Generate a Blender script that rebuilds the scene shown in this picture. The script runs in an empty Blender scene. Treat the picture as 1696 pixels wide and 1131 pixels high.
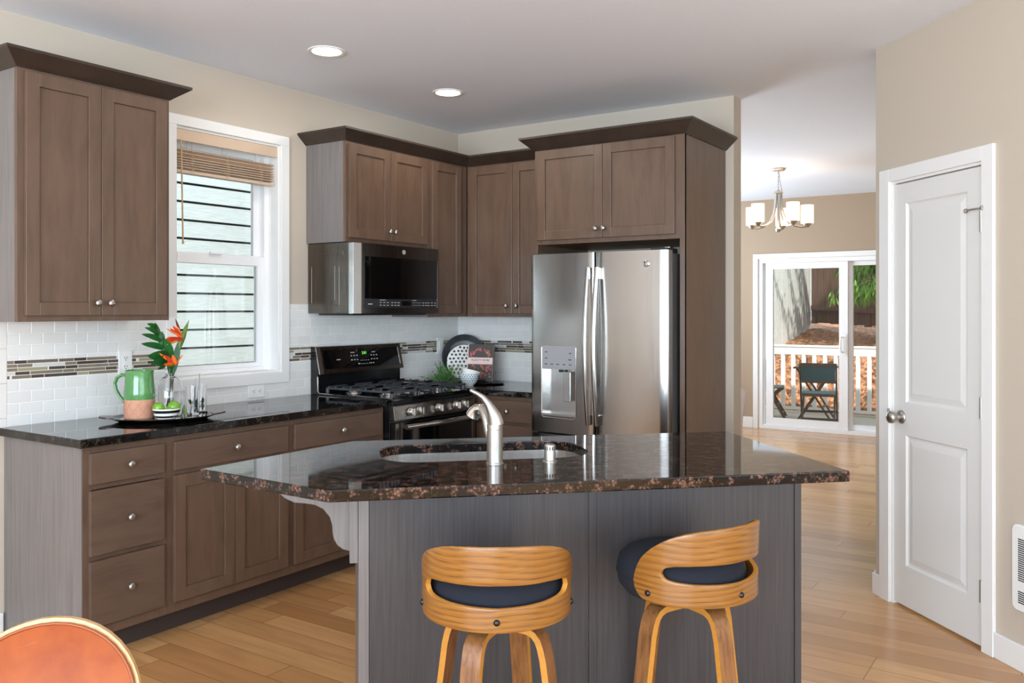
import bpy, bmesh, math, random
from mathutils import Vector, Matrix
random.seed(7)
PI = math.pi
S = bpy.context.scene
COL = S.collection

# ------------------------------------------------------------------ camera
cam_d = bpy.data.cameras.new('camera')
cam = bpy.data.objects.new('camera', cam_d)
COL.objects.link(cam)
cam.location = (3.98, 0.0, 1.43)
cam.rotation_euler = (PI / 2, 0, math.radians(33.89))
cam_d.sensor_width = 36.0
cam_d.sensor_fit = 'HORIZONTAL'
cam_d.lens = 36.0 * 1445.5 / 1696.0
cam_d.shift_y = (512.0 - 565.5) / 1696.0
cam_d.clip_start = 0.05
cam_d.clip_end = 200
S.camera = cam

# ------------------------------------------------------------------ sky, sun, fill lamps, exposure
W = bpy.data.worlds.new('sky')
S.world = W
W.use_nodes = True
bg = W.node_tree.nodes['Background']
bg.inputs[0].default_value = (0.80, 0.90, 1.0, 1)
bg.inputs[1].default_value = 1.3
sun_d = bpy.data.lights.new('sun', 'SUN')
sun_d.energy = 4.2
sun_d.angle = math.radians(0.6)
sun_d.color = (1.0, 0.95, 0.87)
sun = bpy.data.objects.new('sun', sun_d)
COL.objects.link(sun)
sun.rotation_euler = Vector((0.50, -0.55, 0.75)).to_track_quat('Z', 'Y').to_euler()


def area(name, loc, direction, sx, sy, power, color=(1, 1, 1)):
    d = bpy.data.lights.new(name, 'AREA')
    d.shape = 'RECTANGLE'
    d.size, d.size_y = sx, sy
    d.energy = power
    d.color = color
    o = bpy.data.objects.new(name, d)
    COL.objects.link(o)
    o.location = loc
    o.rotation_euler = Vector(direction).to_track_quat('-Z', 'Y').to_euler()
    return o


# added fill lamps at unseen window openings, tilted up to brighten the ceilings
area('fill_rear', (4.0, -3.45, 1.45), (0, 1, 1.15), 5.0, 2.1, 440, (0.72, 0.865, 1.0))
area('fill_right', (7.45, 0.2, 1.45), (-1, 0, 1.3), 4.4, 2.1, 130, (0.72, 0.865, 1.0))
area('fill_dining', (-1.3, 8.0, 1.5), (1, 0, 0.8), 2.4, 1.8, 135, (0.74, 0.875, 1.0))

S.view_settings.view_transform = 'Standard'
S.view_settings.look = 'None'
S.view_settings.gamma = 1.0
S.view_settings.use_curve_mapping = False
S.view_settings.exposure = 0.65
S.cycles.use_denoising = True
S.cycles.max_bounces = 10
S.cycles.diffuse_bounces = 6
S.cycles.glossy_bounces = 6
S.cycles.transmission_bounces = 10
S.cycles.transparent_max_bounces = 16
S.cycles.sample_clamp_indirect = 6.0
S.cycles.caustics_reflective = False
S.cycles.caustics_refractive = False


# ------------------------------------------------------------------ materials
def lin(h):
    def f(c):
        c /= 255.0
        return c / 12.92 if c <= 0.04045 else ((c + 0.055) / 1.055) ** 2.4
    return (f(h[0]), f(h[1]), f(h[2]), 1)


class NT:
    """a small wrapper that makes node graphs readable"""
    def __init__(self, name):
        self.m = bpy.data.materials.new(name)
        self.m.use_nodes = True
        self.t = self.m.node_tree
        self.b = self.t.nodes['Principled BSDF']

    def n(self, kind, **kw):
        x = self.t.nodes.new(kind)
        for k, v in kw.items():
            setattr(x, k, v)
        return x

    def set(self, sock, v):
        if isinstance(v, bpy.types.NodeSocket):
            self.t.links.new(v, sock)
        else:
            sock.default_value = v

    def math(self, op, a, b=None, c=None):
        x = self.n('ShaderNodeMath', operation=op)
        self.set(x.inputs[0], a)
        if b is not None:
            self.set(x.inputs[1], b)
        if c is not None:
            self.set(x.inputs[2], c)
        return x.outputs[0]

    def coords(self, kind='Object'):
        return self.n('ShaderNodeTexCoord').outputs[kind]

    def mapping(self, vec, scale=(1, 1, 1), loc=(0, 0, 0), rot=(0, 0, 0)):
        x = self.n('ShaderNodeMapping')
        self.t.links.new(vec, x.inputs[0])
        x.inputs['Scale'].default_value = scale
        x.inputs['Location'].default_value = loc
        x.inputs['Rotation'].default_value = rot
        return x.outputs[0]

    def sep(self, vec):
        x = self.n('ShaderNodeSeparateXYZ')
        self.t.links.new(vec, x.inputs[0])
        return x.outputs

    def comb(self, a=0, b=0, c=0):
        x = self.n('ShaderNodeCombineXYZ')
        for i, v in enumerate((a, b, c)):
            self.set(x.inputs[i], v)
        return x.outputs[0]

    def noise(self, vec, scale=5, detail=3, rough=0.5, dist=0.0):
        x = self.n('ShaderNodeTexNoise')
        self.t.links.new(vec, x.inputs['Vector'])
        x.inputs['Scale'].default_value = scale
        x.inputs['Detail'].default_value = detail
        x.inputs['Roughness'].default_value = rough
        x.inputs['Distortion'].default_value = dist
        return x.outputs['Fac']

    def ramp(self, fac, stops, mode='LINEAR'):
        x = self.n('ShaderNodeValToRGB')
        x.color_ramp.interpolation = mode
        e = x.color_ramp.elements
        while len(e) < len(stops):
            e.new(0.5)
        for i, (p, c) in enumerate(stops):
            e[i].position = p
            e[i].color = c if len(c) == 4 else (*c, 1)
        self.t.links.new(fac, x.inputs[0])
        return x.outputs[0]

    def mix(self, fac, a, b, blend='MIX'):
        x = self.n('ShaderNodeMix', data_type='RGBA', blend_type=blend)
        self.set(x.inputs[0], fac)
        self.set(x.inputs[6], a)
        self.set(x.inputs[7], b)
        return x.outputs[2]

    def white(self, vec):
        x = self.n('ShaderNodeTexWhiteNoise', noise_dimensions='3D')
        self.t.links.new(vec, x.inputs['Vector'])
        return x.outputs['Value']

    def bump(self, h, strength=0.3, dist=0.002):
        x = self.n('ShaderNodeBump')
        x.inputs['Strength'].default_value = strength
        x.inputs['Distance'].default_value = dist
        self.t.links.new(h, x.inputs['Height'])
        self.t.links.new(x.outputs[0], self.b.inputs['Normal'])

    def base(self, c):
        self.set(self.b.inputs['Base Color'], c)

    def p(self, **kw):
        names = dict(rough='Roughness', metal='Metallic', spec='Specular IOR Level', trans='Transmission Weight',
                     ior='IOR', coat='Coat Weight', coatr='Coat Roughness', aniso='Anisotropic', emit='Emission Strength',
                     alpha='Alpha', sheen='Sheen Weight', sss='Subsurface Weight')
        for k, v in kw.items():
            self.set(self.b.inputs[names[k]], v)
        return self


def plain(name, rgb, rough=0.5, metal=0.0, noise=0.0, scale=40, bump=0.0, **kw):
    g = NT(name)
    c = lin(rgb)
    co = g.coords()
    if noise:
        f = g.noise(co, scale, 3)
        lo = tuple(x * (1 - noise) for x in c[:3]) + (1,)
        hi = tuple(min(1, x * (1 + noise)) for x in c[:3]) + (1,)
        g.base(g.ramp(f, [(0.3, lo), (0.7, hi)]))
        if bump:
            g.bump(f, bump, 0.001)
    else:
        g.base(c)
    g.p(rough=rough, metal=metal, **kw)
    return g.m


def wood(name, dark, mid, light, stretch=(14, 14, 1.1), scale=3.0, rough=0.42, wave=0.0, coat=0.0, spec=0.5):
    g = NT(name)
    co = g.mapping(g.coords(), stretch)
    a = g.noise(co, scale, 6, 0.6, 0.6)
    b = g.noise(g.mapping(g.coords(), (2.1, 2.1, 1.3)), 2.2, 2)
    c = g.ramp(a, [(0.28, lin(dark)), (0.5, lin(mid)), (0.74, lin(light))])
    c = g.mix(g.math('MULTIPLY', b, 0.45), c, lin(dark))
    g.base(c)
    g.bump(a, 0.08, 0.0008)
    g.p(rough=rough, coat=coat, coatr=0.2, spec=spec)
    return g.m


def walnut(name):
    g = NT(name)
    co = g.coords()
    z = g.sep(co)
    warp = g.noise(g.mapping(co, (1.7, 1.7, 2.6)), 1.3, 1.0)
    v = g.math('ADD', g.math('MULTIPLY', z[2], 62.0), g.math('MULTIPLY', warp, 7.0))
    fine = g.noise(g.mapping(co, (5, 5, 190)), 1.5, 4)
    s = g.math('ADD', g.math('MULTIPLY', g.math('FRACT', v), 0.55), g.math('MULTIPLY', fine, 0.75))
    c = g.ramp(s, [(0.30, lin((88, 54, 20))), (0.48, lin((132, 84, 32))), (0.75, lin((146, 98, 40))), (0.95, lin((122, 78, 30)))])
    g.base(c)
    g.p(rough=0.33, coat=0.25, coatr=0.15)
    return g.m


def glassy(name, rgb=(255, 255, 255), rough=0.0, ior=1.45):
    g = NT(name)
    g.base(lin(rgb))
    g.p(rough=rough, trans=1.0, ior=ior)
    return g.m


def pane(name, tint=(250, 253, 252)):
    """thin window glass: mostly clear with a fresnel reflection"""
    g = NT(name)
    t = g.t
    tr = g.n('ShaderNodeBsdfTransparent')
    tr.inputs[0].default_value = lin(tint)
    gl = g.n('ShaderNodeBsdfGlossy')
    gl.inputs['Roughness'].default_value = 0.01
    fr = g.n('ShaderNodeFresnel')
    fr.inputs[0].default_value = 1.35
    mx = g.n('ShaderNodeMixShader')
    t.links.new(fr.outputs[0], mx.inputs[0])
    t.links.new(tr.outputs[0], mx.inputs[1])
    t.links.new(gl.outputs[0], mx.inputs[2])
    t.links.new(mx.outputs[0], t.nodes['Material Output'].inputs[0])
    return g.m


def glow(name, rgb, strength):
    g = NT(name)
    g.base(lin(rgb))
    g.set(g.b.inputs['Emission Color'], lin(rgb))
    g.p(emit=strength, rough=0.5)
    return g.m


def steel(name, rgb, rough=0.25, stretch=(260, 260, 1.5), amt=0.10, aniso=0.0):
    g = NT(name)
    co = g.mapping(g.coords(), stretch)
    f = g.noise(co, 1.0, 3)
    c = lin(rgb)
    g.base(g.ramp(f, [(0.3, tuple(x * 0.93 for x in c[:3])), (0.7, c[:3])]))
    g.p(metal=1.0, rough=g.math('ADD', g.math('MULTIPLY', f, amt), rough - amt * 0.5), aniso=aniso)
    if aniso:
        tg = g.n('ShaderNodeTangent', direction_type='RADIAL', axis='Z')
        g.t.links.new(tg.outputs[0], g.b.inputs['Tangent'])
    return g.m


def floor_mat():
    g = NT('oak_plank_floor')
    x, y, z = g.sep(g.coords())
    pw, pl = 0.127, 1.35
    r = g.math('DIVIDE', y, pw)
    row = g.math('FLOOR', r)
    rnd = g.white(g.comb(row, 3.1, 0))
    xs = g.math('ADD', g.math('DIVIDE', x, pl), g.math('MULTIPLY', rnd, 7.3))
    colm = g.math('FLOOR', xs)
    tone = g.white(g.comb(row, colm, 1.7))
    fy = g.math('FRACT', r)
    fx = g.math('FRACT', xs)
    ey = g.math('MINIMUM', fy, g.math('SUBTRACT', 1.0, fy))
    ex = g.math('MINIMUM', fx, g.math('SUBTRACT', 1.0, fx))
    gap = g.math('MAXIMUM', g.math('LESS_THAN', ey, 0.010), g.math('LESS_THAN', ex, 0.0012))
    off = g.math('MULTIPLY', tone, 31.0)
    v = g.comb(g.math('MULTIPLY', x, 1.6), g.math('MULTIPLY', y, 22.0), off)
    grain = g.noise(v, 1.7, 6, 0.6, 0.9)
    v2 = g.comb(g.math('MULTIPLY', x, 0.9), g.math('MULTIPLY', y, 7.0), off)
    fig = g.noise(v2, 1.2, 3, 0.5, 1.4)
    base = g.ramp(tone, [(0.0, lin((180, 130, 80))), (0.35, lin((208, 156, 100))), (0.7, lin((218, 168, 112))), (1.0, lin((196, 144, 92)))])
    c = g.mix(g.math('MULTIPLY', g.math('SUBTRACT', 1.0, grain), 0.40), base, lin((140, 98, 62)))
    c = g.mix(g.ramp(fig, [(0.45, (0, 0, 0)), (0.75, (0.4, 0.4, 0.4))]), c, lin((148, 104, 66)))
    c = g.mix(g.math('MULTIPLY', gap, 0.75), c, lin((70, 46, 30)))
    g.base(c)
    g.p(rough=g.math('ADD', 0.17, g.math('MULTIPLY', grain, 0.12)), ior=1.6)
    g.bump(g.math('SUBTRACT', g.math('MULTIPLY', grain, 0.25), gap), 0.25, 0.001)
    return g.m


def tile_mat(name, axis):
    g = NT(name)
    x, y, z = g.sep(g.coords())
    u = y if axis == 'y' else x
    th, tw = 0.0512, 0.1045
    r = g.math('DIVIDE', g.math('SUBTRACT', z, 0.9125), th)
    row = g.math('FLOOR', r)
    us = g.math('ADD', g.math('DIVIDE', u, tw), g.math('MULTIPLY', g.math('MODULO', row, 2.0), 0.5))
    us = g.math('ADD', us, 0.43)
    fr, fu = g.math('FRACT', r), g.math('FRACT', us)
    er = g.math('MULTIPLY', g.math('MINIMUM', fr, g.math('SUBTRACT', 1.0, fr)), th)
    eu = g.math('MULTIPLY', g.math('MINIMUM', fu, g.math('SUBTRACT', 1.0, fu)), tw)
    e = g.math('MINIMUM', er, eu)
    grout = g.math('LESS_THAN', e, 0.0014)
    tone = g.white(g.comb(row, g.math('FLOOR', us), 0.3))
    tile = g.ramp(tone, [(0, lin((222, 221, 217))), (1, lin((229, 228, 224)))])
    g.base(g.mix(grout, tile, lin((240, 240, 238))))
    hgt = g.ramp(g.math('DIVIDE', e, 0.005), [(0.28, (0, 0, 0)), (0.8, (1, 1, 1))])
    g.bump(hgt, 0.5, 0.0015)
    g.p(rough=g.math('ADD', 0.16, g.math('MULTIPLY', grout, 0.5)))
    return g.m


def mosaic_mat(name, axis):
    g = NT(name)
    x, y, z = g.sep(g.coords())
    u = y if axis == 'y' else x
    th = 0.0166
    r = g.math('DIVIDE', g.math('SUBTRACT', z, 1.1205), th)
    row = g.math('FLOOR', r)
    a = g.white(g.comb(row, 0.4, 0.9))
    us = g.math('ADD', g.math('DIVIDE', u, 0.098), g.math('MULTIPLY', a, 5.0))
    us = g.math('ADD', us, g.math('MULTIPLY', g.math('SINE', g.math('ADD', g.math('MULTIPLY', us, 2.6), g.math('MULTIPLY', row, 1.9))), 0.33))
    col = g.math('FLOOR', us)
    fr, fu = g.math('FRACT', r), g.math('FRACT', us)
    er = g.math('MULTIPLY', g.math('MINIMUM', fr, g.math('SUBTRACT', 1.0, fr)), th)
    eu = g.math('MULTIPLY', g.math('MINIMUM', fu, g.math('SUBTRACT', 1.0, fu)), 0.098)
    grout = g.math('LESS_THAN', g.math('MINIMUM', er, eu), 0.0014)
    rnd = g.white(g.comb(row, col, 5.5))
    c = g.ramp(rnd, [(0.0, lin((78, 64, 58))), (0.22, lin((128, 116, 98))), (0.46, lin((158, 152, 124))), (0.66, lin((108, 96, 82))), (0.78, lin((204, 204, 200))), (0.94, lin((70, 58, 54)))], 'CONSTANT')
    g.base(g.mix(grout, c, lin((226, 224, 218))))
    g.p(rough=g.math('ADD', 0.08, g.math('MULTIPLY', grout, 0.5)))
    return g.m


def granite(name, brown=0.5):
    g = NT(name)
    co = g.coords()
    a = g.noise(co, 24, 6, 0.72)
    b = g.noise(co, 210, 3, 0.6)
    vo = g.n('ShaderNodeTexVoronoi')
    g.t.links.new(co, vo.inputs['Vector'])
    vo.inputs['Scale'].default_value = 110
    c = g.ramp(b, [(0.35, lin((6, 6, 7))), (0.62, lin((18, 16, 16))), (0.75, lin((44, 41, 40)))])
    m = g.math('MULTIPLY', g.ramp(a, [(0.495, (0, 0, 0)), (0.575, (1, 1, 1))]), brown)
    m = g.math('MULTIPLY', m, g.ramp(vo.outputs['Distance'], [(0.25, (1, 1, 1)), (0.65, (0.12, 0.12, 0.12))]))
    c = g.mix(m, c, lin((124, 90, 74)) if brown > 0.4 else lin((104, 98, 84)))
    g.base(c)
    g.p(rough=0.04, ior=1.5)
    return g.m


def siding_mat():
    g = NT('painted_lap_siding')
    co = g.coords()
    f = g.noise(g.mapping(co, (2, 1.5, 26)), 3.0, 5, 0.6, 1.6)
    g.base(g.ramp(f, [(0.35, lin((174, 184, 188))), (0.6, lin((190, 199, 202)))]))
    g.bump(f, 0.5, 0.003)
    g.p(rough=0.7)
    return g.m


def bark_mat():
    g = NT('bark_mulch')
    co = g.coords()
    vo = g.n('ShaderNodeTexVoronoi')
    g.t.links.new(co, vo.inputs['Vector'])
    vo.inputs['Scale'].default_value = 26
    r = g.sep(vo.outputs['Color'])
    c = g.ramp(r[0], [(0.0, lin((88, 56, 40))), (0.4, lin((150, 100, 70))), (0.75, lin((190, 138, 102))), (1.0, lin((110, 72, 52)))])
    g.base(c)
    g.bump(r[1], 1.0, 0.03)
    g.p(rough=0.9)
    return g.m


def leather_mat():
    g = NT('cognac_leather')
    co = g.coords()
    a = g.noise(co, 9, 4, 0.6)
    b = g.noise(co, 420, 2)
    g.base(g.ramp(a, [(0.3, lin((128, 52, 6))), (0.7, lin((158, 76, 20)))]))
    g.bump(b, 0.12, 0.0006)
    g.p(rough=0.40, spec=0.18)
    return g.m


def fabric(name, rgb, scale=900):
    g = NT(name)
    b = g.noise(g.coords(), scale, 2)
    c = lin(rgb)
    g.base(g.ramp(b, [(0.3, tuple(x * 0.75 for x in c[:3])), (0.7, tuple(x * 1.25 for x in c[:3]))]))
    g.bump(b, 0.3, 0.001)
    g.p(rough=0.92)
    return g.m


M = {}
M['wall'] = plain('beige_wall_paint', (194, 182, 166), 0.75, noise=0.015, scale=180, bump=0.05)
M['wall_warm'] = plain('tan_dining_wall_paint', (166, 145, 122), 0.75, noise=0.015, scale=180, bump=0.05)
M['ceiling'] = plain('ceiling_paint', (232, 238, 247), 0.85, noise=0.02, scale=120, bump=0.2)
M['trim'] = plain('white_trim_paint', (232, 231, 228), 0.38)
M['door'] = plain('white_door_paint', (222, 221, 217), 0.4)
M['vinyl'] = plain('white_vinyl', (238, 238, 238), 0.35)
M['floor'] = floor_mat()
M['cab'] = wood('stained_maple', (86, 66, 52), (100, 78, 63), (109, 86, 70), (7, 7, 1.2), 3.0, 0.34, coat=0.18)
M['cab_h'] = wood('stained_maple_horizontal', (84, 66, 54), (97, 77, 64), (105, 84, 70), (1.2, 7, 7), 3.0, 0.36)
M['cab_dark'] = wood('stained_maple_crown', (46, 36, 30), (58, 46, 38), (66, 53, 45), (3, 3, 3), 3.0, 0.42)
M['cab_side'] = wood('stained_veneer', (102, 97, 94), (120, 114, 111), (132, 126, 123), (30, 30, 0.8), 3.0, 0.40)
M['cab_in'] = wood('cabinet_interior', (120, 90, 60), (140, 106, 72), (150, 118, 80))
M['toe'] = plain('dark_toe_kick', (58, 48, 44), 0.6)
M['isl'] = wood('grey_brown_oak_veneer', (54, 50, 50), (67, 63, 63), (78, 74, 74), (34, 34, 0.9), 3.0, 0.40)
M['tile_y'] = tile_mat('white_subway_tile_long_wall', 'y')
M['tile_x'] = tile_mat('white_subway_tile_short_wall', 'x')
M['mos_y'] = mosaic_mat('glass_mosaic_long_wall', 'y')
M['mos_x'] = mosaic_mat('glass_mosaic_short_wall', 'x')
M['granite'] = granite('tan_brown_granite', 0.85)
M['granite_b'] = granite('black_pearl_granite', 0.30)
M['steel'] = steel('brushed_stainless', (164, 160, 156), 0.20, aniso=0.55)
M['steel_s'] = steel('satin_stainless', (208, 206, 203), 0.22)
M['nickel'] = steel('brushed_nickel', (184, 180, 173), 0.36, (90, 90, 90), 0.06)
M['chrome'] = plain('polished_chrome', (226, 226, 226), 0.08, 1.0)
M['blacksteel'] = steel('dark_stainless', (108, 101, 94), 0.26)
M['fridge_side'] = plain('fridge_side_grey', (96, 94, 92), 0.45, 0.4)
M['black'] = plain('black_enamel', (16, 17, 19), 0.18)
M['black_glass'] = plain('black_glass', (6, 7, 8), 0.04, spec=0.7)
M['iron'] = plain('cast_iron', (58, 60, 64), 0.38, noise=0.2, scale=300, bump=0.1)
M['dark_plastic'] = plain('dark_plastic', (34, 35, 38), 0.4)
M['emblem_grey'] = plain('silver_emblem', (176, 174, 170), 0.3, 0.3)
M['grey_plastic'] = plain('grey_plastic', (150, 150, 152), 0.35)
M['legend'] = plain('pale_legend_print', (190, 190, 188), 0.5)
M['white_plastic'] = plain('white_plastic', (234, 234, 230), 0.35)
M['slot'] = plain('dark_slot', (30, 30, 32), 0.6)
M['green_led'] = glow('green_digits', (110, 235, 90), 0.55)
M['lamp'] = glow('frosted_lamp', (255, 246, 230), 9.0)
M['shade'] = glow('lit_frosted_shade', (255, 230, 194), 1.05)
M['pane'] = pane('window_glass')
M['glass'] = glassy('clear_glass')
M['blind'] = plain('tan_faux_wood', (206, 182, 158), 0.45)
M['blind_w'] = plain('cream_headrail', (238, 234, 224), 0.4)
M['cord'] = plain('tan_cord', (196, 168, 128), 0.8)
M['siding'] = siding_mat()
M['siding_shadow'] = plain('siding_shadow', (44, 58, 62), 0.9)  # dark colour paints the shadow lines under the lap boards
M['walnut'] = walnut('walnut_veneer')
M['walnut_leg'] = wood('walnut_leg_veneer', (92, 58, 32), (138, 92, 52), (158, 110, 64), (38, 38, 1.4), 2.0, 0.34, coat=0.2)
M['ply'] = plain('honey_ply_edge', (186, 128, 52), 0.4, noise=0.08, scale=60)
M['ply_pale'] = wood('pale_beech', (176, 134, 88), (194, 152, 104), (204, 166, 120))
M['navy'] = fabric('navy_fabric', (19, 22, 33))
M['white_fabric'] = fabric('white_slipcover', (222, 212, 206))
M['leather'] = leather_mat()
M['leather_dk'] = plain('leather_piping', (140, 68, 26), 0.4)
M['rubber'] = plain('black_bolt', (14, 14, 15), 0.25)
M['green_glaze'] = plain('green_glaze', (88, 142, 84), 0.12, noise=0.22, scale=26)
M['terracotta'] = plain('bare_terracotta', (202, 148, 120), 0.85, noise=0.05, scale=60)
M['terra_line'] = plain('incised_line', (186, 132, 106), 0.9)
M['white_ceramic'] = plain('white_ceramic', (236, 234, 226), 0.12)
M['black_ceramic'] = plain('black_ceramic', (26, 25, 26), 0.15)
M['lime'] = plain('lime_skin', (112, 160, 50), 0.32, noise=0.25, scale=22, bump=0.05)
M['lime_flesh'] = plain('lime_flesh', (196, 206, 120), 0.3)
M['leaf'] = plain('dark_green_leaf', (34, 92, 40), 0.3, noise=0.3, scale=14)
M['leaf2'] = plain('fresh_green_leaf', (70, 122, 44), 0.45, noise=0.3, scale=30)
M['stem'] = plain('green_stem', (70, 112, 62), 0.4)
M['petal_o'] = plain('orange_petal', (238, 118, 40), 0.5, noise=0.15, scale=60)
M['petal_r'] = plain('red_petal', (214, 62, 38), 0.5, noise=0.2, scale=60)
M['petal_y'] = plain('yellow_petal', (240, 178, 60), 0.5)
M['petal_d'] = plain('maroon_petal', (104, 34, 42), 0.5)
M['bract'] = plain('green_bract', (96, 120, 46), 0.4, noise=0.3, scale=30)
M['tray'] = plain('black_lacquer_tray', (20, 17, 17), 0.10)
M['tray_in'] = plain('silver_tray_face', (196, 194, 190), 0.12, 0.9)
M['tray_h'] = plain('brown_lacquer_handle', (64, 36, 28), 0.2)
M['book'] = plain('dark_book_cover', (78, 70, 68), 0.35)
M['paper'] = plain('page_paper', (226, 220, 208), 0.8)
M['banner'] = plain('blush_banner', (228, 204, 196), 0.6)
M['ink'] = plain('dark_ink', (48, 40, 44), 0.6)
M['pink'] = plain('pink_flower_print', (222, 84, 104), 0.5, noise=0.35, scale=140)
M['pink2'] = plain('rose_flower_print', (206, 120, 100), 0.5, noise=0.4, scale=160)
M['gold'] = plain('gold_flower_print', (196, 170, 96), 0.5, noise=0.3, scale=160)
M['lilac'] = plain('lilac_flower_print', (196, 150, 190), 0.5)
M['charcoal'] = plain('charcoal_ceramic', (44, 46, 50), 0.35)
M['pale_blue'] = plain('pale_blue_ceramic', (216, 223, 224), 0.15)
M['acrylic'] = glassy('clear_acrylic', (250, 252, 255), 0.02, 1.4)
M['deck'] = wood('weathered_deck', (150, 142, 130), (178, 172, 160), (198, 192, 182), (1, 22, 10), 2.2, 0.7)
M['rail'] = plain('white_rail_paint', (236, 234, 230), 0.5)
M['fence_grey'] = plain('grey_fence_stain', (204, 204, 202), 0.8, noise=0.1, scale=20)
M['fence_brown'] = wood('brown_cedar_fence', (84, 62, 52), (112, 86, 72), (132, 104, 88), (8, 8, 0.8), 2.5, 0.85)
M['bark'] = bark_mat()
M['ground'] = plain('yard_ground', (120, 96, 74), 0.95, noise=0.2, scale=6)
M['conifer'] = plain('conifer_spray', (118, 160, 62), 0.7, noise=0.35, scale=9)
M['trunk'] = plain('tree_bark', (84, 64, 50), 0.9, noise=0.3, scale=12)
M['patio_wood'] = wood('brown_patio_wood', (92, 76, 68), (114, 97, 88), (130, 114, 104), (2, 10, 10), 2.5, 0.7)
M['patio_mesh'] = fabric('teal_sling', (92, 118, 124), 300)


# ------------------------------------------------------------------ mesh helpers
class MB:
    def __init__(self, m=None):
        self.bm = bmesh.new()
        self.M = m or Matrix.Identity(4)
        self.mi = 0

    def v(self, p):
        return self.bm.verts.new(self.M @ Vector(p))

    def f(self, vs):
        try:
            x = self.bm.faces.new(vs)
            x.material_index = self.mi
            return x
        except ValueError:
            return None

    def box(self, x0, x1, y0, y1, z0, z1):
        a = [self.v((x, y, z)) for z in (z0, z1) for y in (y0, y1) for x in (x0, x1)]
        for q in ((0, 2, 3, 1), (4, 5, 7, 6), (0, 1, 5, 4), (2, 6, 7, 3), (0, 4, 6, 2), (1, 3, 7, 5)):
            self.f([a[i] for i in q])
        return self

    def hexa(self, bottom, top):
        """a block between two four-point loops"""
        a = [self.v(p) for p in bottom]
        b = [self.v(p) for p in top]
        self.f(a[::-1])
        self.f(b)
        for i in range(len(a)):
            j = (i + 1) % len(a)
            self.f([a[i], a[j], b[j], b[i]])
        return self

    def prism(self, pts, z0, z1):
        return self.hexa([(x, y, z0) for x, y in pts], [(x, y, z1) for x, y in pts])

    def rings(self, loops, close=True, cap0=True, cap1=True):
        prev = None
        first = None
        for lp in loops:
            cur = [self.v(p) for p in lp]
            if prev:
                n = len(cur)
                for i in range(n if close else n - 1):
                    j = (i + 1) % n
                    self.f([prev[i], prev[j], cur[j], cur[i]])
            else:
                first = cur
            prev = cur
        if cap0:
            self.f(first[::-1])
        if cap1:
            self.f(prev)
        return self

    def lathe(self, prof, c=(0, 0, 0), axis='Z', seg=32, cap0=True, cap1=True):
        loops = []
        for r, h in prof:
            r = max(r, 0.0002)
            lp = []
            for i in range(seg):
                a = 2 * PI * i / seg
                x, y = r * math.cos(a), r * math.sin(a)
                if axis == 'Z':
                    p = (c[0] + x, c[1] + y, c[2] + h)
                elif axis == 'Y':
                    p = (c[0] + x, c[1] + h, c[2] - y)
                elif axis == '-Y':
                    p = (c[0] + x, c[1] - h, c[2] + y)
                else:
                    p = (c[0] + h, c[1] + x, c[2] + y)
                lp.append(p)
            loops.append(lp)
        return self.rings(loops, True, cap0, cap1)

    def cyl(self, c, r, h, axis='Z', seg=24):
        return self.lathe([(r, 0), (r, h)], c, axis, seg)

    def tube(self, path, r, seg=12, squash=1.0):
        path = [Vector(p) for p in path]
        n = len(path)
        rs = r if isinstance(r, (list, tuple)) else [r] * n
        up = Vector((0, 0, 1))
        loops = []
        side = None
        for i, p in enumerate(path):
            t = (path[min(i + 1, n - 1)] - path[max(i - 1, 0)]).normalized()
            if side is None:
                side = t.cross(up if abs(t.z) < 0.95 else Vector((1, 0, 0))).normalized()
            else:
                side = (side - t * side.dot(t)).normalized()
            nrm = side.cross(t)
            loops.append([p + side * math.cos(2 * PI * k / seg) * rs[i] + nrm * math.sin(2 * PI * k / seg) * rs[i] * squash for k in range(seg)])
        return self.rings(loops)

    def bar(self, a, b, w, t, up=(0, 0, 1)):
        """a rectangular bar from a to b; w across, t along up"""
        a, b = Vector(a), Vector(b)
        d = (b - a).normalized()
        up = Vector(up)
        if abs(d.dot(up)) > 0.98:
            up = Vector((0, 1, 0))
        s = d.cross(up).normalized()
        u = s.cross(d)
        lp = lambda p: [p + s * x * w / 2 + u * y * t / 2 for x, y in ((-1, -1), (1, -1), (1, 1), (-1, 1))]
        return self.rings([lp(a), lp(b)])

    def sphere(self, c, r, sx=1, sy=1, sz=1, seg=20):
        prof = [(r * math.sin(PI * i / 12), -r * math.cos(PI * i / 12)) for i in range(13)]
        keep = self.M
        self.M = keep @ Matrix.Translation(c) @ Matrix.Diagonal((sx, sy, sz, 1))
        self.lathe(prof, seg=seg)
        self.M = keep
        return self

    def strip(self, pts, widths, side, thick=0.0):
        """a leaf-like ribbon along pts, widened along the vector side"""
        side = Vector(side).normalized()
        prev = None
        for p, w in zip(pts, widths):
            p = Vector(p)
            cur = [self.v(p - side * w / 2), self.v(p), self.v(p + side * w / 2)]
            if prev:
                self.f([prev[0], prev[1], cur[1], cur[0]])
                self.f([prev[1], prev[2], cur[2], cur[1]])
            prev = cur
        return self


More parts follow.
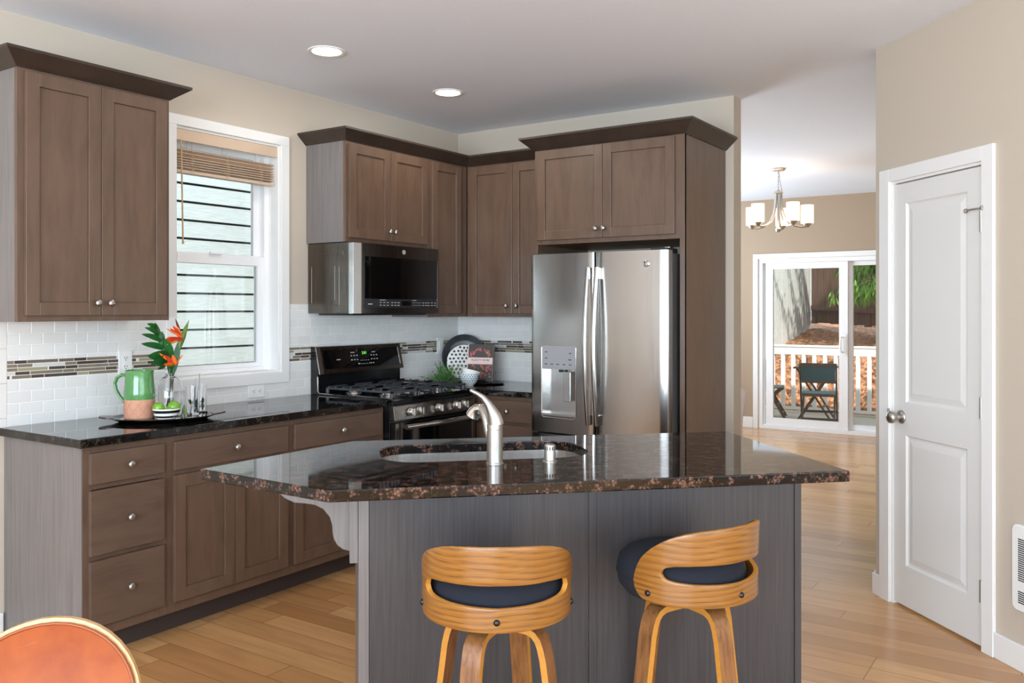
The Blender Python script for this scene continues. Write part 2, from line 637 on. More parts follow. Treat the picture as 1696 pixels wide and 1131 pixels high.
def obj(name, mb, mat, parent=None, bevel=0.0, smooth=None, seg=2, solid=0.0, label=None, merge=False, subsurf=0):
    bm = mb.bm
    if merge:
        bmesh.ops.remove_doubles(bm, verts=bm.verts, dist=0.0001)
    bmesh.ops.recalc_face_normals(bm, faces=bm.faces)
    me = bpy.data.meshes.new(name)
    bm.to_mesh(me)
    bm.free()
    for m in (mat if isinstance(mat, (list, tuple)) else [mat]):
        me.materials.append(m)
    if smooth is not None:
        for p in me.polygons:
            p.use_smooth = True
        me.set_sharp_from_angle(angle=math.radians(smooth))
    o = bpy.data.objects.new(name, me)
    COL.objects.link(o)
    if parent:
        o.parent = parent
    if solid:
        md = o.modifiers.new('thickness', 'SOLIDIFY')
        md.thickness = solid
        md.offset = 0
    if bevel:
        md = o.modifiers.new('edges', 'BEVEL')
        md.width = bevel
        md.segments = seg
        md.limit_method = 'ANGLE'
        md.angle_limit = math.radians(40)
    if subsurf:
        md = o.modifiers.new('smoothing', 'SUBSURF')
        md.levels = md.render_levels = subsurf
    if label:
        o['label'] = label
    return o


def tag(o, label, cat, group=None):
    o['label'] = label
    o['category'] = cat
    if group:
        o['group'] = group
    return o


def thing(name, label, cat, loc=(0, 0, 0), rz=0.0, group=None):
    o = bpy.data.objects.new(name, None)
    o.empty_display_size = 0.1
    COL.objects.link(o)
    o.location = loc
    o.rotation_euler = (0, 0, rz)
    return tag(o, label, cat, group)


def struct(name, mb, mat, **kw):
    o = obj(name, mb, mat, **kw)
    o['kind'] = 'structure'
    return o


def struct_root(name, loc=(0, 0, 0), rz=0.0):
    o = bpy.data.objects.new(name, None)
    COL.objects.link(o)
    o.location = loc
    o.rotation_euler = (0, 0, rz)
    o['kind'] = 'structure'
    return o


def copy_tree(o, parent=None):
    c = o.copy()
    COL.objects.link(c)
    if parent:
        c.parent = parent
    for ch in list(o.children):
        copy_tree(ch, c)
    return c


def text(name, s, size, mtx, mat, parent, extrude=0.0004, align='CENTER'):
    cu = bpy.data.curves.new(name, 'FONT')
    cu.body = s
    cu.size = size
    cu.extrude = extrude
    cu.align_x = align
    cu.align_y = 'CENTER'
    t = bpy.data.objects.new(name, cu)
    COL.objects.link(t)
    bpy.context.view_layer.update()
    me = bpy.data.meshes.new_from_object(t.evaluated_get(bpy.context.evaluated_depsgraph_get()))
    bpy.data.objects.remove(t)
    bpy.data.curves.remove(cu)
    me.transform(mtx)
    me.materials.clear()
    me.materials.append(mat)
    o = bpy.data.objects.new(name, me)
    COL.objects.link(o)
    o.parent = parent
    return o


def facing_front(x, y, z, tilt=0.0):
    """maps text in its XY plane onto a plane facing -Y"""
    return Matrix.Translation((x, y, z)) @ Matrix.Rotation(PI / 2 + tilt, 4, 'X')


# ------------------------------------------------------------------ the room
CH = 2.74          # ceiling height
BY = 5.20          # kitchen back wall
FY = 10.37         # dining far wall
struct('floor', MB().prism([(-0.16, -3.6), (7.6, -3.6), (7.6, 10.5), (-1.5, 10.5), (-1.5, 5.21), (-0.16, 5.21)], -0.1, 0.0), M['floor'])
struct('ceiling', MB().prism([(-0.16, -3.6), (7.6, -3.6), (7.6, 10.75), (-1.5, 10.75), (-1.5, 5.21), (-0.16, 5.21)], CH, CH + 0.25), M['ceiling'])
w = MB()
w.box(-0.16, 0, -3.6, 2.785, 0, CH)
w.box(-0.16, 0, 3.484, 5.33, 0, CH)
w.box(-0.16, 0, 2.785, 3.484, 0, 1.063)
w.box(-0.16, 0, 2.785, 3.484, 2.388, CH)
struct('wall_left', w, M['wall'])
struct('wall_back', MB().box(0, 2.125, BY, 5.33, 0, CH), M['wall'])
# pantry walls: a 45 degree wall with the door, a wall into the dining room, a wall to the right
c45 = math.sqrt(0.5)
PX, PYY = 3.051, 4.666
T_END = 1.60
w = MB(Matrix.Translation((PX, PYY, 0)) @ Matrix.Rotation(-PI / 4, 4, 'Z'))
DL, DR, DT = 0.128, 0.756, 2.050
w.box(0, DL, 0, 0.12, 0, CH)
w.box(DR, T_END, 0, 0.12, 0, CH)
w.box(DL, DR, 0, 0.12, DT, CH)
struct('wall_pantry', w, M['wall'])
struct('wall_passage', MB().prism([(PX, PYY), (PX + 0.12, PYY + 0.0), (PX + 0.12, FY), (PX, FY)], 0, CH), M['wall_warm'])
EX, EY = PX + T_END * c45, PYY - T_END * c45
struct('wall_right_return', MB().box(EX, 7.6, EY, EY + 0.12, 0, CH), M['wall'])
w = MB()
w.box(7.5, 7.6, -3.6, -2.1, 0, CH).box(7.5, 7.6, 2.5, EY, 0, CH).box(7.5, 7.6, -2.1, 2.5, 0, 0.35).box(7.5, 7.6, -2.1, 2.5, 2.5, CH)
struct('wall_right', w, M['wall'])
w = MB()
w.box(0, 1.4, -3.6, -3.5, 0, CH).box(6.6, 7.6, -3.6, -3.5, 0, CH).box(1.4, 6.6, -3.6, -3.5, 0, 0.35).box(1.4, 6.6, -3.6, -3.5, 2.5, CH)
struct('wall_rear', w, M['wall'])
# dining room
SX0, SX1, SZ1 = 0.585, 2.46, 2.03
w = MB()
w.box(-1.5, SX0, FY, FY + 0.16, 0, CH).box(SX1, PX + 0.12, FY, FY + 0.16, 0, CH).box(SX0, SX1, FY, FY + 0.16, SZ1, CH)
struct('wall_dining_far', w, M['wall_warm'])
w = MB()
w.box(-1.5, -1.38, 5.33, 6.7, 0, CH).box(-1.5, -1.38, 9.3, 10.37, 0, CH).box(-1.5, -1.38, 6.7, 9.3, 0, 0.5).box(-1.5, -1.38, 6.7, 9.3, 2.4, CH)
w.box(-1.5, -0.16, 5.21, 5.33, 0, CH)
struct('wall_dining_left', w, M['wall_warm'])
# baseboards
BBH = 0.105
struct('baseboard_left', MB().box(0.0005, 0.014, -3.5, 1.925, 0, BBH), M['trim'], bevel=0.003)
struct('baseboard_dining', MB().box(-1.3, 0.52, FY - 0.014, FY - 0.0005, 0, 0.13), M['trim'], bevel=0.003)
w = MB(Matrix.Translation((PX, PYY, 0)) @ Matrix.Rotation(-PI / 4, 4, 'Z'))
w.box(-0.012, 0.052, -0.014, -0.0005, 0, BBH)
w.box(0.823, T_END, -0.014, -0.0005, 0, BBH)
struct('baseboard_pantry', w, M['trim'], bevel=0.003)
struct('baseboard_passage', MB().box(PX - 0.014, PX - 0.0005, PYY + 0.012, FY, 0, BBH), M['trim'], bevel=0.003)
struct('baseboard_back', MB().box(2.126, 2.139, 5.2, 5.344, 0, BBH), M['trim'], bevel=0.003)


# ------------------------------------------------------------------ kitchen window and blind
wn = struct_root('window_1', (0, 3.13, 1.06))
def wloc(mb_boxes, name, mat, parent, bevel=0.002):
    m = MB(Matrix.Translation((0, -3.13, -1.06)))
    for b in mb_boxes:
        m.box(*b)
    return obj(name, m, mat, parent, bevel=bevel)
wy0, wy1, wz0, wz1 = 2.785, 3.484, 1.063, 2.388
wloc([(0.0005, 0.018, wy0 - 0.06, wy1 + 0.06, wz1, wz1 + 0.055), (0.0005, 0.018, wy0 - 0.06, wy1 + 0.06, wz0 - 0.061, wz0),
      (0.0005, 0.018, wy0 - 0.06, wy0, wz0, wz1), (0.0005, 0.018, wy1, wy1 + 0.06, wz0, wz1)], 'casing', M['trim'], wn)
j = 0.012
wloc([(-0.11, 0.0, wy0, wy0 + j, wz0, wz1), (-0.11, 0.0, wy1 - j, wy1, wz0, wz1), (-0.11, 0.0, wy0 + j, wy1 - j, wz0, wz0 + j), (-0.11, 0.0, wy0 + j, wy1 - j, wz1 - j, wz1)], 'jamb', M['trim'], wn, 0)
wloc([(-0.155, -0.08, wy0 + j, wy0 + 0.045, wz0 + j, wz1 - j), (-0.155, -0.08, wy1 - 0.045, wy1 - j, wz0 + j, wz1 - j),
      (-0.155, -0.08, wy0 + 0.045, wy1 - 0.045, wz0 + j, wz0 + 0.035), (-0.155, -0.08, wy0 + 0.045, wy1 - 0.045, wz1 - 0.045, wz1 - j)], 'frame', M['vinyl'], wn)
lo = wloc([(-0.125, -0.09, 2.830, 2.862, 1.098, 1.735), (-0.125, -0.09, 3.398, 3.439, 1.098, 1.735), (-0.125, -0.09, 2.862, 3.398, 1.098, 1.122), (-0.125, -0.085, 2.862, 3.398, 1.680, 1.735)], 'lower_sash', M['vinyl'], wn)
wloc([(-0.112, -0.108, 2.862, 3.398, 1.122, 1.680)], 'glass_pane', M['pane'], lo, 0)
wloc([(-0.085, -0.070, 3.06, 3.14, 1.735, 1.747)], 'sash_lock', M['vinyl'], lo)
up = wloc([(-0.155, -0.128, 2.830, 2.862, 1.70, 2.342), (-0.155, -0.128, 3.400, 3.439, 1.70, 2.342), (-0.155, -0.128, 2.862, 3.400, 1.70, 1.742), (-0.155, -0.128, 2.862, 3.400, 2.30, 2.342)], 'upper_sash', M['vinyl'], wn)
wloc([(-0.143, -0.139, 2.862, 3.400, 1.742, 2.30)], 'glass_pane', M['pane'], up, 0)

bl = thing('window_blind', 'tan horizontal blind raised to the top of the kitchen window', 'blind', (-0.03, 3.13, 2.13))
def bloc(name, mat, boxes, bevel=0.001):
    m = MB(Matrix.Translation((0.03, -3.13, -2.13)))
    for b in boxes:
        m.box(*b)
    return obj(name, m, mat, bl, bevel=bevel)
bloc('valance', M['blind'], [(-0.012, -0.004, 2.80, 3.4715, 2.315, 2.375)])
bloc('headrail', M['blind_w'], [(-0.062, -0.018, 2.803, 3.468, 2.33, 2.374)])
zs = [2.262, 2.244, 2.229, 2.215, 2.202, 2.190, 2.176]
for i, z in enumerate(zs):
    m = MB(Matrix.Translation((-0.012 + 0.0, 0, z - 2.13)) @ Matrix.Rotation(math.radians(-22 if i < 2 else -6), 4, 'Y'))
    m.box(-0.025, 0.025, -0.325, 0.328, -0.0015, 0.0015)
    obj('slat', m, M['blind'], bl)
bloc('bottom_rail', M['blind'], [(-0.066, -0.017, 2.805, 3.458, 2.148, 2.164)], 0.002)
for y in (2.90, 3.13, 3.36):
    m = MB(Matrix.Translation((0.03, -3.13, -2.13)))
    for dx in (-0.064, -0.018):
        m.tube([(dx, y, 2.33), (dx, y + 0.004, 2.16)], 0.0011, 6)
    for k in range(9):
        z = 2.165 + 0.011 * k
        m.tube([(-0.017, y - 0.014, z), (-0.012, y - 0.003, z - 0.01), (-0.012, y + 0.008, z - 0.006), (-0.017, y + 0.014, z + 0.004)], 0.001, 5)
    obj('ladder_cord', m, M['cord'], bl)
m = MB(Matrix.Translation((0.03, -3.13, -2.13)))
m.tube([(0.004, 2.818, 2.318), (0.006, 2.82, 2.29), (0.006, 2.830, 1.78)], 0.0042, 8)
m.tube([(0.006, 2.830, 1.785), (0.006, 2.830, 1.772)], 0.006, 8)
obj('tilt_wand', m, M['cord'], bl)

# neighbour's house seen through the window
nb = thing('neighbouring_house', 'pale lap siding wall of the house outside the kitchen window', 'house', (-2.3, 4, -0.5))
m = MB(Matrix.Translation((2.3, -4, 0.5)))
m.box(-2.5, -2.335, -3, 12, -0.5, 4.2)
obj('shadow_backing', m, M['siding_shadow'], nb)  # dark sheet showing between boards as their painted shadow
for half in (0,):
    m = MB(Matrix.Translation((2.3, -4, 0.5)))
    z = -0.5 + 0.095
    while z < 4.0:
        m.hexa([(-2.334, -3, z), (-2.30, -3, z), (-2.30, 12, z), (-2.334, 12, z)], [(-2.334, -3, z + 0.134), (-2.312, -3, z + 0.134), (-2.312, 12, z + 0.134), (-2.334, 12, z + 0.134)])
        z += 0.152
    obj('lap_siding', m, M['siding'], nb)


# ------------------------------------------------------------------ cabinets
def shaker(x0, x1, z0, z1, y, fw=0.056, th=0.02):
    """door front at y (facing -Y)"""
    m = MB()
    m.box(x0, x0 + fw, y, y + th, z0, z1).box(x1 - fw, x1, y, y + th, z0, z1)
    m.box(x0 + fw, x1 - fw, y, y + th, z0, z0 + fw).box(x0 + fw, x1 - fw, y, y + th, z1 - fw, z1)
    m.box(x0 + fw, x1 - fw, y + 0.009, y + th - 0.002, z0 + fw, z1 - fw)
    return m


KNOB = [(0.0052, 0), (0.0052, 0.012), (0.009, 0.015), (0.0148, 0.018), (0.0155, 0.022), (0.013, 0.027), (0.008, 0.0295), (0.0005, 0.030)]


def knob(parent, x, y, z):
    return obj('knob', MB().lathe(KNOB, (x, y, z), '-Y', 18), M['nickel'], parent, smooth=50)


def door(parent, x0, x1, z0, z1, y, kx=None, kz=None):
    d = obj('door', shaker(x0, x1, z0, z1, y), M['cab'], parent, bevel=0.0018)
    if kx is not None:
        knob(d, kx, y, kz)
    return d


def drawer(parent, x0, x1, z0, z1, y, kx=None):
    d = obj('drawer', MB().box(x0, x1, y, y + 0.02, z0, z1), M['cab_h'], parent, bevel=0.0018)
    knob(d, (x0 + x1) / 2 if kx is None else kx, y, (z0 + z1) / 2)
    return d


def offset_path(path, o):
    out = []
    n = len(path)
    for i in range(n):
        p = Vector(path[i])
        ns = []
        if i > 0:
            d = (p - Vector(path[i - 1])).normalized()
            ns.append(Vector((d.y, -d.x)))
        if i < n - 1:
            d = (Vector(path[i + 1]) - p).normalized()
            ns.append(Vector((d.y, -d.x)))
        if len(ns) == 2:
            b = (ns[0] + ns[1]).normalized()
            out.append(p + b * (o / b.dot(ns[0])))
        else:
            out.append(p + ns[0] * o)
    return out


def crown(path, z0, z1, proj, M0=None):
    prof = [(0.0, z0), (0.006, z0), (0.012, z0 + 0.006), (proj - 0.004, z1 - 0.014), (proj, z1 - 0.012), (proj, z1), (0.0, z1)]
    m = MB(M0)
    loops = []
    offs = [offset_path(path, o) for o, _ in prof]
    for i in range(len(path)):
        loops.append([(offs[k][i].x, offs[k][i].y, prof[k][1]) for k in range(len(prof))])
    m.rings(loops)
    return m


def carcass(parent, x0, x1, d, z0, z1, side_mat=None, name='cabinet_box', frame=True):
    """open-framed cabinet box: sides, top, bottom, back and a face frame"""
    t = 0.018
    m = MB()
    m.box(x0 + t, x1 - t, -d + 0.02, -0.002, z0, z0 + t).box(x0 + t, x1 - t, -d + 0.02, -0.002, z1 - t, z1)
    m.box(x0 + t, x1 - t, -0.008, -0.002, z0 + t, z1 - t)
    b = obj(name, m, M['cab_in'], parent)
    for a in (x0, x1 - t):
        obj('side_panel', MB().box(a, a + t, -d + 0.02, -0.002, z0, z1), side_mat or M['cab_side'], parent, bevel=0.0008)
    return b


def face_frame(parent, x0, x1, d, z0, z1, stiles, rails, sw=0.038):
    m = MB()
    for s in stiles:
        m.box(max(x0, s - sw / 2), min(x1, s + sw / 2), -d, -d + 0.02, z0, z1)
    m.box(x0, x0 + sw, -d, -d + 0.02, z0, z1).box(x1 - sw, x1, -d, -d + 0.02, z0, z1)
    for r0, r1 in rails:
        m.box(x0 + sw, x1 - sw, -d + 0.0004, -d + 0.0196, r0, r1)
    return obj('face_frame', m, M['cab'], parent, bevel=0.0008)


LEFTW = PI / 2
UB, UT = 1.378, 2.430     # underside and top of the wall cabinets

# upper cabinet left of the window
c = thing('wall_cabinet', 'tall two-door brown wall cabinet left of the window', 'cabinet', (0, 1.823, UB), LEFTW)
UW = 0.70
H = UT - UB
carcass(c, 0, UW, 0.33, 0, H)
face_frame(c, 0, UW, 0.33, 0, H, [], [(0, 0.036), (H - 0.036, H)])
door(c, 0.027, 0.3505, 0.025, 1.027, -0.35, 0.3275, 0.079)
door(c, 0.3535, 0.677, 0.025, 1.027, -0.35, 0.3875, 0.079)
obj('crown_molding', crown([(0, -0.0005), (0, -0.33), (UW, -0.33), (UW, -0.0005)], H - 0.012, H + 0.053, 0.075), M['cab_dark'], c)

# upper cabinets right of the window and on the back wall
MY0, MY1, CY1 = 3.690, 4.452, 4.868
c = thing('wall_cabinet', 'short two-door brown wall cabinet directly above the microwave', 'cabinet', (0, MY0, 1.826), LEFTW)
H2 = UT - 1.826
Wm = MY1 - MY0
carcass(c, 0, Wm - 0.001, 0.33, 0, H2)
face_frame(c, 0, Wm - 0.001, 0.33, 0, H2, [], [(0, 0.036), (H2 - 0.036, H2)])
door(c, 0.018, 0.3735, 0.024, 0.578, -0.35, 0.369 - 0.0165, 0.080)
door(c, 0.3765, 0.732, 0.024, 0.578, -0.35, 0.417 - 0.0165, 0.080)

c = thing('wall_cabinet', 'narrow single-door brown wall cabinet between microwave and room corner', 'cabinet', (0, MY1, UB), LEFTW)
Wc = CY1 - MY1 - 0.001
carcass(c, 0, BY - MY1 - 0.003, 0.33, 0, H)
face_frame(c, 0, Wc, 0.33, 0, H, [], [(0, 0.036), (H - 0.036, H)])
door(c, 0.020, 0.330, 0.025, 1.027, -0.35)
m = MB().box(0.332, Wc, -0.3305, -0.31, 0, H)
obj('corner_stile', m, M['cab'], c)

FX0, FX1 = 1.089, 2.074    # fridge surround outer faces
c = thing('wall_cabinet', 'tall two-door brown wall cabinet in the corner left of the refrigerator', 'cabinet', (0.335, BY, UB))
Wb = FX0 - 0.335 - 0.001
carcass(c, 0, Wb, 0.33, 0, H)
face_frame(c, 0, Wb, 0.33, 0, H, [], [(0, 0.036), (H - 0.036, H)])
door(c, 0.036, 0.3855, 0.022, 1.027, -0.35, 0.346, 0.074)
door(c, 0.3885, 0.738, 0.022, 1.027, -0.35, 0.428, 0.074)

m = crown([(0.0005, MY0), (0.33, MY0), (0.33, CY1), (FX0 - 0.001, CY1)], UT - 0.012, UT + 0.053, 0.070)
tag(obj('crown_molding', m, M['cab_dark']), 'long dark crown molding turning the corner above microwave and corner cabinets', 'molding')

# refrigerator surround with cabinet over the refrigerator
FD = 0.64
FH = 2.41
c = thing('refrigerator_cabinet', 'tall brown surround with two-door cabinet over the refrigerator', 'cabinet', (FX0, BY, 0))
fw = FX1 - FX0
obj('side_panel', MB().box(0, 0.019, -FD, -0.002, 0.0, FH), M['cab'], c, bevel=0.001)
obj('side_panel', MB().box(fw - 0.019, fw, -FD, -0.002, 0.0, FH), M['cab'], c, bevel=0.001)
z0 = 1.825
m = MB()
m.box(0.0195, fw - 0.0195, -FD + 0.02, -0.003, z0, z0 + 0.018).box(0.0195, fw - 0.0195, -FD + 0.02, -0.003, FH - 0.018, FH)
m.box(0.0195, fw - 0.0195, -0.01, -0.003, z0 + 0.018, FH - 0.018)
obj('cabinet_box', m, M['cab_in'], c)
m = MB()
m.box(0, 0.036, -FD - 0.001, -FD + 0.0195, z0, FH).box(fw - 0.058, fw, -FD - 0.001, -FD + 0.0195, z0, FH)
m.box(0.036, fw - 0.058, -FD, -FD + 0.0195, z0, z0 + 0.036).box(0.036, fw - 0.058, -FD, -FD + 0.0195, FH - 0.036, FH)
m.box(fw - 0.030, fw, -FD - 0.001, -FD + 0.0195, 0, z0)
obj('face_frame', m, M['cab'], c, bevel=0.0008)
door(c, 0.026, 0.4775, 1.851, 2.398, -FD - 0.021, 0.440, 1.904)
door(c, 0.4805, 0.930, 1.851, 2.398, -FD - 0.021, 0.492, 1.904)
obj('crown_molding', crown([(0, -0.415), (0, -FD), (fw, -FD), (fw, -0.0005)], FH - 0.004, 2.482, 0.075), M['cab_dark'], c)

# base cabinets on the window wall
def base(name, label, loc, rz, w, extra_left=False):
    c = thing(name, label, 'cabinet', loc, rz)
    carcass(c, 0, w, 0.61, 0.10, 0.878)
    obj('toe_kick', MB().box(0.0, w, -0.535, -0.515, 0, 0.10), M['toe'], c)
    return c


BZ1 = 0.878
Y0, Y1, Y2, Y3 = 1.937, 2.320, 3.012, 3.707
c = base('base_cabinet', 'three-drawer brown base cabinet at the left end of the counter', (0, Y0, 0), LEFTW, Y1 - Y0 - 0.0005)
obj('end_panel', MB().box(-0.004, 0.0, -0.61, -0.002, 0, BZ1), M['cab_side'], c)
face_frame(c, 0, Y1 - Y0 - 0.0005, 0.61, 0.10, BZ1, [], [(0.10, 0.138), (0.412, 0.436), (0.70, 0.72), (0.848, BZ1)])
drawer(c, 0.024, 0.358, 0.724, 0.850, -0.63)
drawer(c, 0.024, 0.358, 0.436, 0.698, -0.63)
drawer(c, 0.024, 0.358, 0.146, 0.412, -0.63)
c = base('base_cabinet', 'brown base cabinet with one wide drawer over two doors under the window', (0, Y1, 0), LEFTW, Y2 - Y1 - 0.0005)
w_ = Y2 - Y1 - 0.0005
face_frame(c, 0, w_, 0.61, 0.10, BZ1, [], [(0.10, 0.138), (0.70, 0.724), (0.848, BZ1)])
drawer(c, 0.026, 0.670, 0.724, 0.850, -0.63)
door(c, 0.026, 0.3465, 0.146, 0.702, -0.63)
door(c, 0.3495, 0.670, 0.146, 0.702, -0.63)
c = base('base_cabinet', 'brown base cabinet with drawer and doors just left of the range', (0, Y2, 0), LEFTW, Y3 - Y2 - 0.0005)
w_ = Y3 - Y2 - 0.0005
face_frame(c, 0, w_, 0.61, 0.10, BZ1, [], [(0.10, 0.138), (0.70, 0.724), (0.848, BZ1)])
drawer(c, 0.022, 0.668, 0.724, 0.850, -0.63)
door(c, 0.022, 0.3435, 0.146, 0.702, -0.63)
door(c, 0.3465, 0.668, 0.146, 0.702, -0.63)

# base cabinet between range and refrigerator, facing the front
RY0, RY1 = 3.710, 4.468
c = thing('base_cabinet', 'brown drawer base cabinet between range and refrigerator', 'cabinet', (0.002, BY, 0))
m = MB().box(0.0, 0.018, -0.72, -0.003, 0.1, BZ1).box(0.018, 1.084, -0.02, -0.003, 0.1, BZ1).box(1.066, 1.084, -0.59, -0.02, 0.1, BZ1).box(0.018, 1.066, -0.59, -0.02, 0.1, 0.118)
obj('cabinet_box', m, M['cab_in'], c)
obj('toe_kick', MB().box(0.55, 1.084, -0.535, -0.515, 0, 0.10), M['toe'], c)
face_frame(c, 0.600, 1.084, 0.61, 0.10, BZ1, [], [(0.10, 0.138), (0.412, 0.44), (0.69, 0.716), (0.848, BZ1)])
obj('filler_panel', MB().box(0.592, 0.612, -0.725, -0.611, 0.0, BZ1), M['cab'], c)
drawer(c, 0.630, 1.062, 0.716, 0.850, -0.63, 0.875)
drawer(c, 0.630, 1.062, 0.440, 0.696, -0.63, 0.88)
drawer(c, 0.630, 1.062, 0.146, 0.418, -0.63, 0.88)

# countertops
CT0, CT1 = 0.8785, 0.914
m = MB().box(0.0085, 0.648, 1.905, RY0 - 0.003, CT0, CT1)
tag(obj('countertop', m, M['granite_b'], bevel=0.004), 'long polished black granite countertop under the window', 'countertop')
m = MB().prism([(0.0085, RY1 + 0.003), (0.648, RY1 + 0.003), (0.648, 4.548), (1.0875, 4.548), (1.0875, BY - 0.009), (0.0085, BY - 0.009)], CT0, CT1)
tag(obj('countertop', m, M['granite_b'], bevel=0.004), 'black granite corner countertop between range and refrigerator', 'countertop')

# tiled backsplash
t = thing('tile_backsplash', 'white subway tile backsplash with mosaic band on the window wall', 'backsplash', (0, 0, 0))
m = MB()
for b in [(1.942, 2.724, 0.90, 1.376), (2.724, 3.5445, 0.90, 1.0015), (3.5445, 3.70, 0.90, 1.460), (3.70, 5.199, 0.90, 1.4045)]:
    m.box(0.0004, 0.008, *b)
obj('tile_field', m, M['tile_y'], t)
m = MB()
for z in (0.80, 0.952, 1.104, 1.256):
    m.box(0.0004, 0.0085, 1.905, 1.9405, max(z, 0.88) + 0.0006, z + 0.1514 if z < 1.2 else 1.376)
obj('bullnose_edge', m, plain('bullnose_tile', (226, 224, 219), 0.18), t, bevel=0.0006)
m = MB().box(0.006, 0.0088, 1.9425, 2.7235, 1.1205, 1.2035).box(0.006, 0.0088, 3.5455, 5.198, 1.1205, 1.2035)
obj('mosaic_band', m, M['mos_y'], t)
t = thing('tile_backsplash', 'white subway tile backsplash with mosaic band behind the cookbook', 'backsplash', (0, 0, 0))
obj('tile_field', MB().box(0.0085, FX0 - 0.001, BY - 0.008, BY - 0.0004, 0.90, 1.377), M['tile_x'], t)
obj('mosaic_band', MB().box(0.009, FX0 - 0.0015, BY - 0.0088, BY - 0.006, 1.1205, 1.2035), M['mos_x'], t)


# outlets and switch
def outlet(label, y, z, horiz, cat='outlet', switch=False):
    o = thing('wall_outlet' if not switch else 'wall_switch', label, cat, (0.0089, y, z), LEFTW)
    w, h = (0.118, 0.072) if horiz else (0.072, 0.118)
    obj('cover_plate', MB().box(-w / 2, w / 2, -0.006, 0.0, -h / 2, h / 2), M['white_plastic'], o, bevel=0.002)
    if switch:
        obj('toggle', MB().box(-0.017, 0.017, -0.010, -0.0055, -0.033, 0.033), M['white_plastic'], o, bevel=0.001)
        return o
    for s in (-1, 1):
        cx, cz = (s * 0.021, 0) if horiz else (0, s * 0.021)
        r = obj('receptacle', MB().cyl((cx, -0.0055, cz), 0.0165, 0.002, '-Y', 20), M['white_plastic'], o, smooth=40)
        m = MB()
        for a, b in ((-0.006, 0.004), (0.006, 0.004)):
            if horiz:
                m.box(cx + b - 0.004, cx + b + 0.004, -0.0082, -0.0073, a - 0.0012, a + 0.0012)
            else:
                m.box(cx + a - 0.0012, cx + a + 0.0012, -0.0082, -0.0073, cz + b - 0.004, cz + b + 0.004)
        m.cyl((cx - (0.007 if horiz else 0), -0.0073, cz - (0 if horiz else 0.007)), 0.0025, 0.0009, '-Y', 8)
        obj('slots', m, M['slot'], r)
    return o


outlet('white upright duplex outlet behind the green pitcher', 2.500, 1.167, False)
outlet('white sideways duplex outlet below the window sill', 3.304, 0.965, True)
outlet('white rocker switch plate between range and dark plate', 4.972, 1.165, False, 'switch', True)


# ------------------------------------------------------------------ microwave
mw = thing('microwave', 'dark stainless over-range microwave with black glass door', 'microwave', (0, 3.697, 1.405), LEFTW)
MW, MH = 0.775, 0.415
MWL = 0.772
obj('body', MB().box(0, MWL, -0.345, -0.009, 0.0, 0.4195), M['blacksteel'], mw, bevel=0.003)
m = MB()
for pts in ([(0.0, -0.30, 0.37), (0.0, -0.08, 0.37)], [(0.0, -0.08, 0.345), (0.0, -0.29, 0.345)], [(0, -0.30, 0.368), (0, -0.30, 0.347)],
            [(0, -0.04, 0.06), (0, -0.04, 0.28)], [(0, -0.27, 0.05), (0, -0.27, 0.28)], [(0, -0.235, 0.08), (0, -0.235, 0.28)], [(0, -0.27, 0.282), (0, -0.235, 0.282)],
            [(0, -0.235, 0.08), (0, -0.19, 0.072)], [(0, -0.27, 0.05), (0, -0.19, 0.05)]):
    m.tube(pts, 0.0022, 6)
obj('stamped_ribs', m, M['blacksteel'], mw, smooth=40)
fr = MB()
fr.hexa([(0.003, -0.346, -0.002), (0.003, -0.385, -0.002), (0.06, -0.400, -0.002), (MWL, -0.400, -0.002), (MWL, -0.346, -0.002)],
        [(0.003, -0.346, MH), (0.003, -0.385, MH), (0.06, -0.400, MH), (MWL, -0.400, MH), (MWL, -0.346, MH)])
dr = obj('door', fr, M['blacksteel'], mw, bevel=0.002)
obj('edge_strip', MB().hexa([(-0.002, -0.350, -0.001), (-0.002, -0.386, -0.001), (0.052, -0.4005, -0.001), (0.052, -0.350, -0.001)], [(-0.002, -0.350, MH - 0.001), (-0.002, -0.386, MH - 0.001), (0.052, -0.4005, MH - 0.001), (0.052, -0.350, MH - 0.001)]), M['steel_s'], dr, bevel=0.001)
obj('window', MB().box(0.078, 0.752, -0.4025, -0.399, 0.088, 0.338), M['black_glass'], dr, bevel=0.001)
obj('trim_edge', MB().box(0.753, 0.759, -0.4035, -0.399, 0.034, 0.338), M['steel_s'], dr)
cp = obj('control_panel', MB().box(0.078, 0.752, -0.4022, -0.399, 0.034, 0.086), M['dark_plastic'], dr)
obj('display', MB().box(0.405, 0.493, -0.4032, -0.402, 0.047, 0.075), M['black_glass'], cp)
m = MB()
for x in (0.215, 0.246, 0.277, 0.318, 0.347, 0.376):
    for z in (0.049, 0.065):
        m.box(x - 0.008, x + 0.008, -0.4028, -0.402, z - 0.002, z + 0.002)
for x in (0.515, 0.532, 0.549, 0.566, 0.583):
    for z in (0.049, 0.065):
        m.box(x - 0.003, x + 0.003, -0.4028, -0.402, z - 0.0017, z + 0.0017)
for x in (0.612, 0.640, 0.665, 0.700, 0.733):
    for z in (0.049, 0.065):
        m.box(x - 0.008, x + 0.008, -0.4028, -0.402, z - 0.002, z + 0.002)
m.box(0.208, 0.26, -0.4028, -0.402, 0.078, 0.0815).box(0.505, 0.545, -0.4028, -0.402, 0.078, 0.0815)
m.box(0.105, 0.142, -0.4028, -0.402, 0.053, 0.058)
obj('button_legends', m, M['legend'], cp)
obj('emblem', MB().cyl((0.428, -0.3995, 0.378), 0.0145, 0.003, '-Y', 24), M['emblem_grey'], dr, smooth=40)
obj('underside_vent', MB().box(0.05, MWL - 0.05, -0.33, -0.05, -0.012, -0.0005), M['dark_plastic'], mw)


